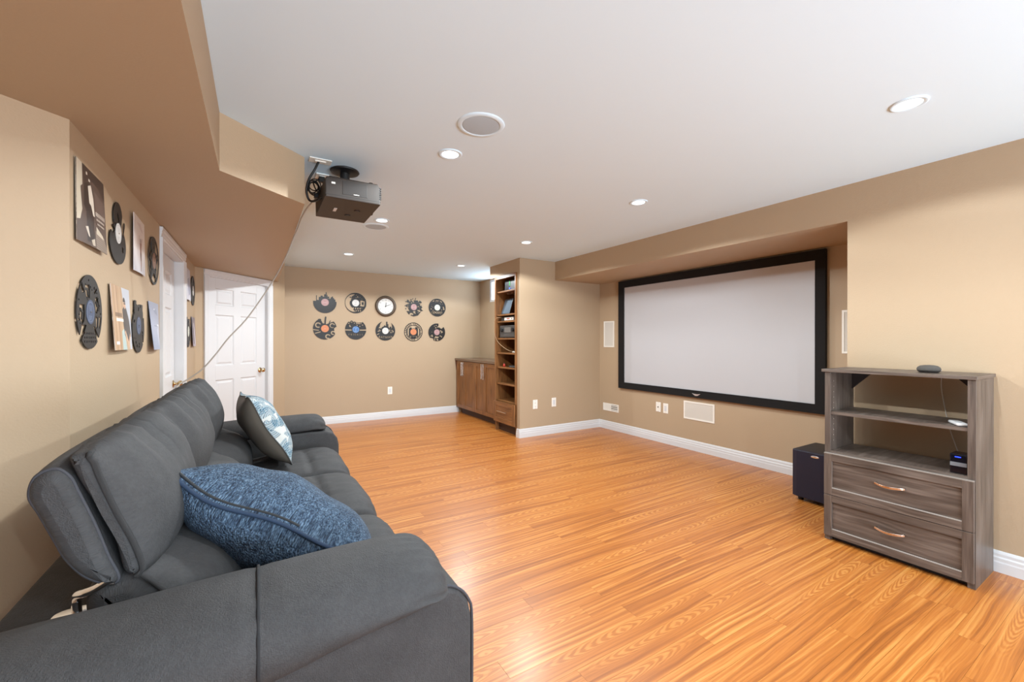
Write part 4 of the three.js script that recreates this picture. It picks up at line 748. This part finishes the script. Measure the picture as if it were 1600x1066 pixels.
// ------------------------------------------------------------------ grey shelf unit with two drawers
{
  const t = thing('shelf_unit', 'grey wood shelf unit with two drawers and open shelves by the right wall', 'shelf unit', [0, 0, 0]);
  const x0 = 3.068, x1 = 3.405, z0 = -1.247, z1 = -0.593, w = 0.03, G = M.greyWood;
  add('top_board', flipUV(bx(x0 - 0.012, x1 + 0.012, 1.052, 1.07, z0 - 0.014, z1 + 0.006, 0.0015)), G, t);
  add('side_panel', bx(x0, x1, 0, 1.052, z0, z0 + w, 0.001), G, t);
  add('side_panel', bx(x0, x1, 0, 1.052, z1 - w, z1, 0.001), G, t);
  add('shelf', flipUV(bx(x0 + 0.008, x1 - 0.005, 0.787, 0.807, z0 + w, z1 - w, 0.001)), G, t);
  add('shelf', flipUV(bx(x0 + 0.0, x1 - 0.005, 0.540, 0.561, z0 + w, z1 - w, 0.001)), G, t);
  add('back_panel', bx(x1 - 0.008, x1 - 0.003, 0.06, 0.54, z0 + w, z1 - w), G, t);
  add('bottom_panel', bx(x0 + 0.02, x1 - 0.01, 0.04, 0.055, z0 + w, z1 - w), G, t);
  add('toe_board', bx(x0 + 0.03, x0 + 0.045, 0.0, 0.05, z0 + w, z1 - w), M.black, t);
  for (const s of [0, 1]) { // triangular corner braces at the back
    const g = extrude(s ? [[z1 - w, 1.05], [z1 - w - 0.115, 1.05], [z1 - w, 0.93]].map(([a, b]) => [-a, b]) : [[z0 + w, 1.05], [z0 + w + 0.115, 1.05], [z0 + w, 0.93]].map(([a, b]) => [-a, b]), 0.014); g.rotateY(Math.PI / 2); g.translate(x1 - 0.03, 0, 0);
    add('corner_brace', g, std(0x2b2628, 0.6), t);
  }
  const pins = []; for (let i = 0; i < 12; i++) if (i !== 5) pins.push(disc(0.0018, 0.0016, [x0 + 0.045, 0.62 + i * 0.034, z0 + w + 0.0005], 'z', 8)); add('pin_holes', pins, M.grille, t);
  for (const [ya, yb] of [[0.033, 0.286], [0.289, 0.543]]) shakerX(t, 'drawer', x0 - 0.001, z0 + 0.004, z1 - 0.003, ya, yb, 0.042, (d, xf) => {
    const yc = (ya + yb) / 2 + 0.012, pts = []; for (let k = 0; k <= 12; k++) { const s = k / 12 * 2 - 1; pts.push([xf - 0.004 - 0.024 * (1 - s * s), yc - 0.004 * (1 - s * s), -0.922 + s * 0.062]); }
    const hg = []; for (let k = 0; k < 12; k++) { const a = new V3(...pts[k]), b = new V3(...pts[k + 1]); const g = new RoundedBoxGeometry(0.006, 0.013, a.distanceTo(b) + 0.002, 1, 0.002); g.lookAt(b.clone().sub(a)); g.translate((a.x + b.x) / 2, (a.y + b.y) / 2, (a.z + b.z) / 2); hg.push(g); }
    hg.push(bx(xf - 0.008, xf + 0.011, yc - 0.006, yc + 0.006, -0.989, -0.978, 0.002), bx(xf - 0.008, xf + 0.011, yc - 0.006, yc + 0.006, -0.866, -0.855, 0.002));
    add('handle', hg, M.bronze, d);
    // pale bevel strips round the field
    add('lower_bead', bx(xf + 0.002, xf + 0.010, ya + 0.042, ya + 0.046, z0 + 0.046, z1 - 0.045), std(0xa39b93, 0.4), d);
  }, G, 0.02);
  add('front_edge', bx(x0 - 0.021, x0 - 0.001, 0.543, 0.547, z0 + 0.004, z1 - 0.003), std(0x8f877f, 0.4), t);
}
{
  const p = thing('smart_speaker', 'small dark grey rounded smart speaker on top of the grey shelf unit', 'smart speaker', [3.215, 1.07, -0.803]);
  add('fabric_top', lathe([[0, 0.042], [0.02, 0.0415], [0.036, 0.038], [0.046, 0.03], [0.05, 0.021], [0.049, 0.013]], 44), std(0x4d4843, 0.95), p);
  add('base', lathe([[0.049, 0.013], [0.044, 0.005], [0.036, 0.0], [0, 0]], 44), std(0x37322e, 0.7), p);
  tag(add('thin_power_cable', tube([[3.262, 1.078, -0.80], [3.40, 1.073, -0.80], [3.423, 1.06, -0.80], [3.42, 0.97, -0.80], [3.417, 0.86, -0.785], [3.41, 0.75, -0.765], [3.413, 0.65, -0.74], [3.415, 0.59, -0.725], [3.41, 0.50, -0.72]], 0.0022, 70, 6), M.cableWhite), 'thin pale power cable hanging behind the grey open shelves', 'cable');
  const b = thing('black_gadget', 'small glossy black box with a blue light on the lower grey shelf', 'device', [3.09, 0.562, -0.672]);
  add('case', bx(0, 0.09, 0, 0.1, -0.02, 0.045, 0.005), M.blackGloss, b); add('band', bx(-0.002, 0.001, 0.038, 0.058, -0.018, 0.043, 0.001), std(0x707277, 0.2), b);
  add('blue_light', bx(-0.002, 0.001, 0.083, 0.088, 0.0, 0.022), std(0x2d4cff, 0.4, { emissive: 0x2d4cff, emissiveIntensity: 1.6 }), b);
  const w = thing('remote', 'small white remote lying on the upper grey shelf', 'remote', [3.14, 0.8085, -0.672]);
  const rg = new RoundedBoxGeometry(0.12, 0.016, 0.045, 3, 0.008); rg.rotateY(0.5); rg.translate(0, 0.008, 0); add('body', rg, M.white, w); add('button', disc(0.008, 0.003, [-0.02, 0.0165, 0.01]), std(0xb8b8bc, 0.4), w);
}

// ------------------------------------------------------------------ sofa
{
  const t = thing('sofa', 'long dark grey reclining sofa with padded arms along the left wall', 'sofa');
  const S = M.sofa;
  const ZN = -1.19, ZF = -3.12, N3 = [[-1.205, -1.83], [-1.838, -2.463], [-2.471, -3.07]];
  const bk = ([x, y]) => [x * 1.11, 1.25 - (1.25 - y) * 1.11];   // outlines drawn at one reach, kept true at another
  // frame under and behind the seats
  add('base', bx(-0.40, 0.36, 0.05, 0.36, ZF, ZN, 0.02), S, t);
  add('back_frame', bx(-0.47, -0.20, 0.05, 0.66, -3.40, -0.97, 0.012), S, t);
  add('inner_back', bx(-0.24, -0.12, 0.3, 0.60, ZF, ZN, 0.02), M.sofaDark, t);
  for (const [x, z] of [[0.36, -1.03], [0.36, -3.33], [-0.4, -1.03], [-0.4, -3.33]]) add('leg', lathe([[0, 0], [0.018, 0], [0.026, 0.06], [0, 0.06]], 18).translate(x, 0, z), M.black, t);
  N3.forEach(([za, zb], k) => {
    const L = za - zb, zc = (c) => za - c, far = k === 2;
    // seat cushion: from the back forward over the front edge
    const seat = puff({
      loop: [[-0.2, 0.45], [-0.12, 0.49], [0.05, 0.515], [0.25, 0.525], [0.37, 0.52], [0.43, 0.48], [0.44, 0.40], [0.42, 0.33], [0.36, 0.31], [0.1, 0.31], [-0.18, 0.33]], n: 88, len: L, seg: 36, round: 0.04,
      bulge: (s, x, y, nx, ny, c) => {
        const top = Math.max(0, ny), front = Math.max(0, nx);
        let o = 0.032 * Math.pow(1 - s * s * s * s, 0.8) * (top + 0.5 * front);
        const tuft = (x0, s0, w) => Math.exp(-((x - x0) ** 2) / (2 * 0.012 ** 2)) * 0.5 + 0 * w;
        const lineX = Math.exp(-((x - 0.25) ** 2) / (2 * 0.011 ** 2)) * 0.014, cross = (Math.exp(-((s + 0.33) ** 2) / (2 * 0.02 ** 2)) + Math.exp(-((s - 0.33) ** 2) / (2 * 0.02 ** 2))) * sstep(0.36, 0.26, x) * 0.015;
        o -= top * (lineX * (Math.abs(s) < 0.9 ? 1 : 0) + cross);
        o += top * 0.012 * (fbm(x * 11 + k * 5, s * 6, 3) - 0.5) + 0.005 * (front + top) * Math.sin(c * 60 + 4 * noise(x * 10, c * 8)) * sstep(0.28, 0.42, x) * sstep(0.75, 0.95, Math.abs(s));
        return o;
      },
      map: (a, b, c) => [a, b, zc(c)],
    });
    add('seat_cushion', seat, S, t);
    // lower back pad
    const lum = puff({
      loop: [[-0.31, 0.72], [-0.27, 0.738], [-0.225, 0.732], [-0.195, 0.70], [-0.165, 0.66], [-0.15, 0.60], [-0.145, 0.53], [-0.2, 0.51], [-0.27, 0.53], [-0.31, 0.64]], n: 72, len: L - 0.01, seg: 34, round: 0.035,
      bulge: (s, x, y, nx, ny, c) => { const f = Math.max(0, nx), h = Math.sin(Math.PI * clamp((y - 0.44) / 0.31)); return f * (0.125 * Math.pow(1 - Math.abs(s) ** 3.2, 0.75) * Math.pow(h, 0.7) * (y < 0.7 ? 1 : 1) + 0.006 * (fbm(c * 9, y * 9 + k, 2) - 0.5)); },
      map: (a, b, c) => [a, b, za - 0.005 - c],
    });
    add('lower_back_pad', lum, S, t);
    // upper back pad in front of the headrest shell
    const up = puff({
      loop: [[-0.302, 1.03], [-0.288, 1.034], [-0.273, 1.03], [-0.262, 0.99], [-0.238, 0.916], [-0.214, 0.854], [-0.2, 0.80], [-0.21, 0.785], [-0.226, 0.80], [-0.238, 0.86], [-0.264, 0.93], [-0.290, 0.99]].map(bk), n: 80, len: L - 0.006, seg: 40, round: 0.018, tension: 0.35,
      bulge: (s, x, y, nx, ny, c) => {
        const f = Math.max(0, nx) * 0.9 + Math.max(0, ny) * 0.25, h = Math.sin(Math.PI * clamp((y - 0.71) / 0.335));
        let o = f * 0.10 * Math.pow(1 - Math.abs(s) ** 3, 0.7) * Math.pow(Math.max(0, h), 0.65);
        o += f * 0.012 * sstep(0.84, 0.98, y) * Math.sin(c * 70 + 6 * noise(c * 14, 3 + k)) * (1 - Math.abs(s) ** 6);                  // gathers below the top seam
        o += f * 0.006 * (fbm(c * 8 + k * 3, y * 10, 2) - 0.5);
        return o;
      },
      map: (a, b, c) => [a, b, za - 0.003 - c],
    });
    const pad = add('upper_back_pad', up, S, t);
    const lowEnd = [[-0.222, 0.738], [-0.192, 0.702], [-0.162, 0.66], [-0.147, 0.60], [-0.142, 0.53]];
    if (k === 0) add('piping', tube(lowEnd.map(([x, y]) => [x, y, za - 0.008]), 0.0055, 40, 8), M.sofa, t);
    const e0 = za - 0.006, e1 = zb + 0.006, edge = [[-0.206, 0.785], [-0.196, 0.80], [-0.21, 0.854], [-0.234, 0.916], [-0.257, 0.985], [-0.266, 1.018], [-0.273, 1.031]].map(bk);
    const path = [...edge.map(([x, y]) => [x, y, e0]), [...bk([-0.273, 1.036]), e0 - 0.03], [...bk([-0.271, 1.039]), (e0 + e1) / 2], [...bk([-0.273, 1.036]), e1 + 0.03], ...edge.slice().reverse().map(([x, y]) => [x, y, e1])];
    add('piping', tube(path, 0.0058, 140, 8), M.sofa, pad);
    // tilting headrest shell
    const sh = puff({
      loop: [[-0.343, 1.0], [-0.35, 0.97], [-0.338, 0.935], [-0.318, 0.881], [-0.303, 0.843], [-0.278, 0.806], [-0.244, 0.782], [-0.232, 0.791], [-0.247, 0.836], [-0.266, 0.902], [-0.288, 0.966], [-0.299, 0.996], [-0.318, 1.012]].map(bk), n: 64, len: L - 0.004, seg: 30, round: 0.022,
      bulge: (s, x, y, nx, ny) => 0.012 * (1 - s ** 4) * Math.max(0, ny * 0.8 - nx * 0.8) + 0.002,
      map: (a, b, c) => [a, b, za + 0.008 - c * (L + 0.006) / L],
    });
    const shell = add('headrest_shell', sh, S, t);
    const rim = [[-0.343, 1.004], [-0.351, 0.97], [-0.338, 0.935], [-0.318, 0.881], [-0.303, 0.843], [-0.278, 0.805], [-0.244, 0.781], [-0.232, 0.791], [-0.247, 0.836], [-0.266, 0.902], [-0.288, 0.966], [-0.299, 0.996], [-0.318, 1.014]].map(bk);
    if (k === 0) add('piping', tube(rim.map(([x, y]) => [x, y, za - 0.008]), 0.0038, 110, 6, true), M.piping, shell);
    // chrome tilt arm
    if (k === 0) {
      const m = new THREE.Group(); m.name = 'tilt_arm'; t.add(m);
      add('arm', tube([[-0.335, 0.66, -1.262], [-0.335, 0.69, -1.258], [-0.33, 0.706, -1.245], [-0.316, 0.714, -1.23], [-0.296, 0.722, -1.22], [-0.272, 0.738, -1.21]], 0.0085, 50, 12), M.chrome, m);
      const pl = lathe([[0, 0.003], [0.03, 0.003], [0.033, 0]], 36); pl.scale(1.15, 1, 0.62); pl.translate(-0.338, 0.661, -1.266); add('plate', pl, M.chrome, m);
      add('bracket', bx(-0.285, -0.262, 0.726, 0.748, -1.216, -1.207, 0.004), M.nickel, m);
    }
  });
  // arms: a block body and a rolled pad on top
  for (const [zo, zi, sgn, nm] of [[-1.0, -1.19, 1, 'near'], [-3.38, -3.13, -1, 'far']]) {
    const arm = new THREE.Group(); arm.name = 'arm'; t.add(arm);
    const PADL = [[-0.15, 0.0], [-0.145, 0.035], [-0.11, 0.066], [-0.05, 0.08], [0.02, 0.078], [0.078, 0.058], [0.115, 0.018], [0.126, -0.03], [0.112, -0.072], [0.075, -0.092], [0.02, -0.08], [-0.1, -0.05], [-0.14, -0.03]];
    const zm = Math.max(zo, zi), wd = Math.abs(zo - zi);
    const prof = [[-0.46, 0.05], [0.47, 0.05], [0.483, 0.07], [0.483, 0.52], [0.473, 0.57], [0.446, 0.605], [0.40, 0.625], [0.28, 0.63], [-0.42, 0.62], [-0.46, 0.60]];
    const body = extrude(prof, wd, 0.012); body.translate(0, 0, zm - wd); metres(body);
    add('arm_body', body, S, arm);
    const zf = sgn > 0 ? zo + 0.002 : zo - 0.002;
    add('piping', tube([[0.481, 0.06, zf - sgn * 0.006], [0.483, 0.3, zf - sgn * 0.006], [0.483, 0.52, zf - sgn * 0.006], [0.473, 0.57, zf - sgn * 0.006], [0.446, 0.605, zf - sgn * 0.006], [0.40, 0.625, zf - sgn * 0.006], [0.28, 0.63, zf - sgn * 0.006]], 0.004, 50, 6), M.piping, arm);
    const pad = puff({
      loop: PADL, n: 64, len: 0.885, seg: 56, round: 0.055,
      bulge: (s, x, y, nx, ny, c) => {
        const xx = -0.48 + c, seam = Math.exp(-((xx - 0.0) ** 2) / (2 * 0.006 ** 2)) * 0.006;
        const gather = 0.004 * Math.sin(Math.atan2(y, x) * 16 + noise(x * 20, y * 20)) * sstep(0.76, 0.85, c);
        return 0.004 * (fbm(c * 8, x * 10, 2) - 0.5) - seam + gather;
      },
      shift: (s, x, y) => [0, 0],
      map: (a, b, c) => { const xx = -0.48 + c, droop = 0.012 * sstep(0.33, 0.41, xx) + 0.012 * sstep(0.0, -0.45, xx); const taper = 1 - 0.12 * sstep(0.28, 0.41, xx), lift = b < 0.02 ? 1 - 0.62 * sstep(-0.10, 0.36, xx) * sstep(0.03, -0.03, b) : 1; return [xx, 0.652 + b * taper * lift - droop, (sgn > 0 ? -1.05 : -3.27) + sgn * a * taper]; },
    });
    const pm = add('arm_pad', pad, S, arm);
    add('seam', tube(Array.from({ length: 20 }, (_, i) => { const L = PADL.slice(0, 9); const u = i / 19 * (L.length - 1), j = Math.min(L.length - 2, Math.floor(u)), f = u - j; const yb = lerp(L[j][1], L[j + 1][1], f); return [0.0, 0.652 + (yb < 0.02 ? yb * (1 - 0.075 * sstep(0.03, -0.03, yb)) : yb) - 0.001, (sgn > 0 ? -1.05 : -3.27) + sgn * lerp(L[j][0], L[j + 1][0], f)]; }), 0.0042, 60, 6), M.sofaDark, pm);
  }
}
// ------------------------------------------------------------------ throw pillows
function pillowGeo(w, h, th, wob, seed, part, sag = 0) {   // part: 0 both, 1 front (+z), -1 back
  const n = 40, pos = [], uv = [], idx = [];
  const side = (sg) => {
    const o = pos.length / 3;
    for (let j = 0; j <= n; j++) for (let i = 0; i <= n; i++) {
      const u = i / n * 2 - 1, v = j / n * 2 - 1;
      const prof = Math.pow((1 - u ** 2) * (1 - v ** 2), 0.62) * 0.6 + 0.4 * Math.pow((1 - u ** 4) * (1 - v ** 4), 0.8);
      const pin = 1 - 0.055 * (1 - u * u) * Math.abs(v) ** 3, pin2 = 1 - 0.055 * (1 - v * v) * Math.abs(u) ** 3;
      const fold = 0.05 * Math.sin(u * 9 + seed) * (1 - Math.abs(v)) * Math.abs(v) + 0.12 * (fbm(u * 2.2 + seed, v * 2.2, 2) - 0.5) * prof;
      const edge = wob * (Math.sin(u * 5 + seed) * Math.abs(v) ** 6 + Math.sin(v * 4 + seed * 2) * Math.abs(u) ** 6) - (v < 0 ? sag * (1 - u * u) * v * v : 0);
      pos.push(u * w / 2 * pin2, v * h / 2 * pin, sg * th / 2 * prof * (1 + fold * 2) + edge); uv.push((u + 1) * w / 2, (v + 1) * h / 2);
    }
    for (let j = 0; j < n; j++) for (let i = 0; i < n; i++) { const a = o + j * (n + 1) + i, b = a + 1, c = a + n + 1, d = c + 1; sg > 0 ? idx.push(a, b, d, a, d, c) : idx.push(a, d, b, a, c, d); }
  };
  if (part >= 0) side(1); if (part <= 0) side(-1);
  const g = new THREE.BufferGeometry(); g.setAttribute('position', new THREE.Float32BufferAttribute(pos, 3)); g.setAttribute('uv', new THREE.Float32BufferAttribute(uv, 2)); g.setIndex(idx); g.computeVertexNormals();
  return g;
}
function pillowEdge(w, h, wob, seed, r, from = 0, to = 4, sag = 0) {
  const pts = [];
  for (let k = from * 16; k <= to * 16; k++) {
    const e = Math.floor(k / 16) % 4, f = (k % 16) / 8 - 1; let u, v;
    if (e === 0) { u = f; v = -1; } else if (e === 1) { u = 1; v = f; } else if (e === 2) { u = -f; v = 1; } else { u = -1; v = -f; }
    const pin = 1 - 0.055 * (1 - u * u) * Math.abs(v) ** 3, pin2 = 1 - 0.055 * (1 - v * v) * Math.abs(u) ** 3;
    pts.push([u * w / 2 * pin2, v * h / 2 * pin, wob * (Math.sin(u * 5 + seed) * Math.abs(v) ** 6 + Math.sin(v * 4 + seed * 2) * Math.abs(u) ** 6) - (v < 0 ? sag * (1 - u * u) * v * v : 0)]);
  }
  const closed = to - from === 4; if (closed) pts.pop();
  return tube(pts, r, 160, 7, closed);
}
function place(o, at, ex, ey) { const x = new V3(...ex).normalize(), z = x.clone().cross(new V3(...ey)).normalize(), y = z.clone().cross(x); o.quaternion.setFromRotationMatrix(new THREE.Matrix4().makeBasis(x, y, z)); o.position.set(...at); }
{
  const plush = std(0xffffff, 0.95, { map: plushTex, bumpMap: plushBump, bumpScale: 0.006 });
  const t = thing('throw_pillow', 'fuzzy blue throw pillow lying in the near corner of the sofa', 'pillow', [0, 0, 0], 0, 'throw pillows on the sofa');
  add('cover', pillowGeo(0.60, 0.46, 0.27, 0.012, 1.3, 0, 0.035), plush, t);
  add('piping', pillowEdge(0.60, 0.46, 0.012, 1.3, 0.0055, 0, 4, 0.035), std(0x1e2f45, 0.9), t);
  const zp = pillowEdge(0.60, 0.46, 0.012, 1.3, 0.0042, 0.0625, 0.625, 0.035); zp.translate(0, 0.006, 0.014); add('zipper', zp, std(0x14171b, 0.7), t);
  place(t, [0.062, 0.675, -1.495], [0.45, -0.235, 0.19], [0.04, -0.47, -0.87]);
  const waves = setRep(canvasTex(512, 512, (c) => {
    c.fillStyle = '#b4b5b1'; c.fillRect(0, 0, 512, 512); reseed(77);
    for (let i = 0; i < 46; i++) { const cx = rnd() * 512, cy = rnd() * 512, n = 6 + Math.floor(rnd() * 5); const st = rnd() * 6.28, sp = 2 + rnd() * 2; for (let k = 1; k <= n; k++) { c.strokeStyle = ['#2f5164', '#55788a', '#1f3d52', '#6d8c99'][(i + k) % 4]; c.lineWidth = 5; c.beginPath(); c.arc(cx, cy, k * 9.5, st, st + sp); c.stroke(); } }
  }), 3.6, 3.6); waves.wrapS = waves.wrapT = THREE.RepeatWrapping;
  const t2 = thing('throw_pillow', 'taupe throw pillow with a blue wave print front by the far sofa arm', 'pillow', [0, 0, 0], 0, 'throw pillows on the sofa');
  add('front_cover', pillowGeo(0.46, 0.43, 0.19, 0.006, 2.1, 1), std(0xffffff, 0.85, { map: waves }), t2);
  add('back_cover', pillowGeo(0.46, 0.43, 0.19, 0.006, 2.1, -1), std(0x655d53, 0.55), t2);
  add('piping', pillowEdge(0.46, 0.43, 0.006, 2.1, 0.003), std(0x4a4a48, 0.8), t2);
  place(t2, [0.03, 0.755, -2.79], [-0.05, -0.02, -0.45], [-0.2, 0.37, 0.02]);
}

// ------------------------------------------------------------------ shadows on everywhere
scene.traverse((o) => { if (o.isMesh) { o.castShadow = true; o.receiveShadow = true; } });
renderer.render(scene, camera);
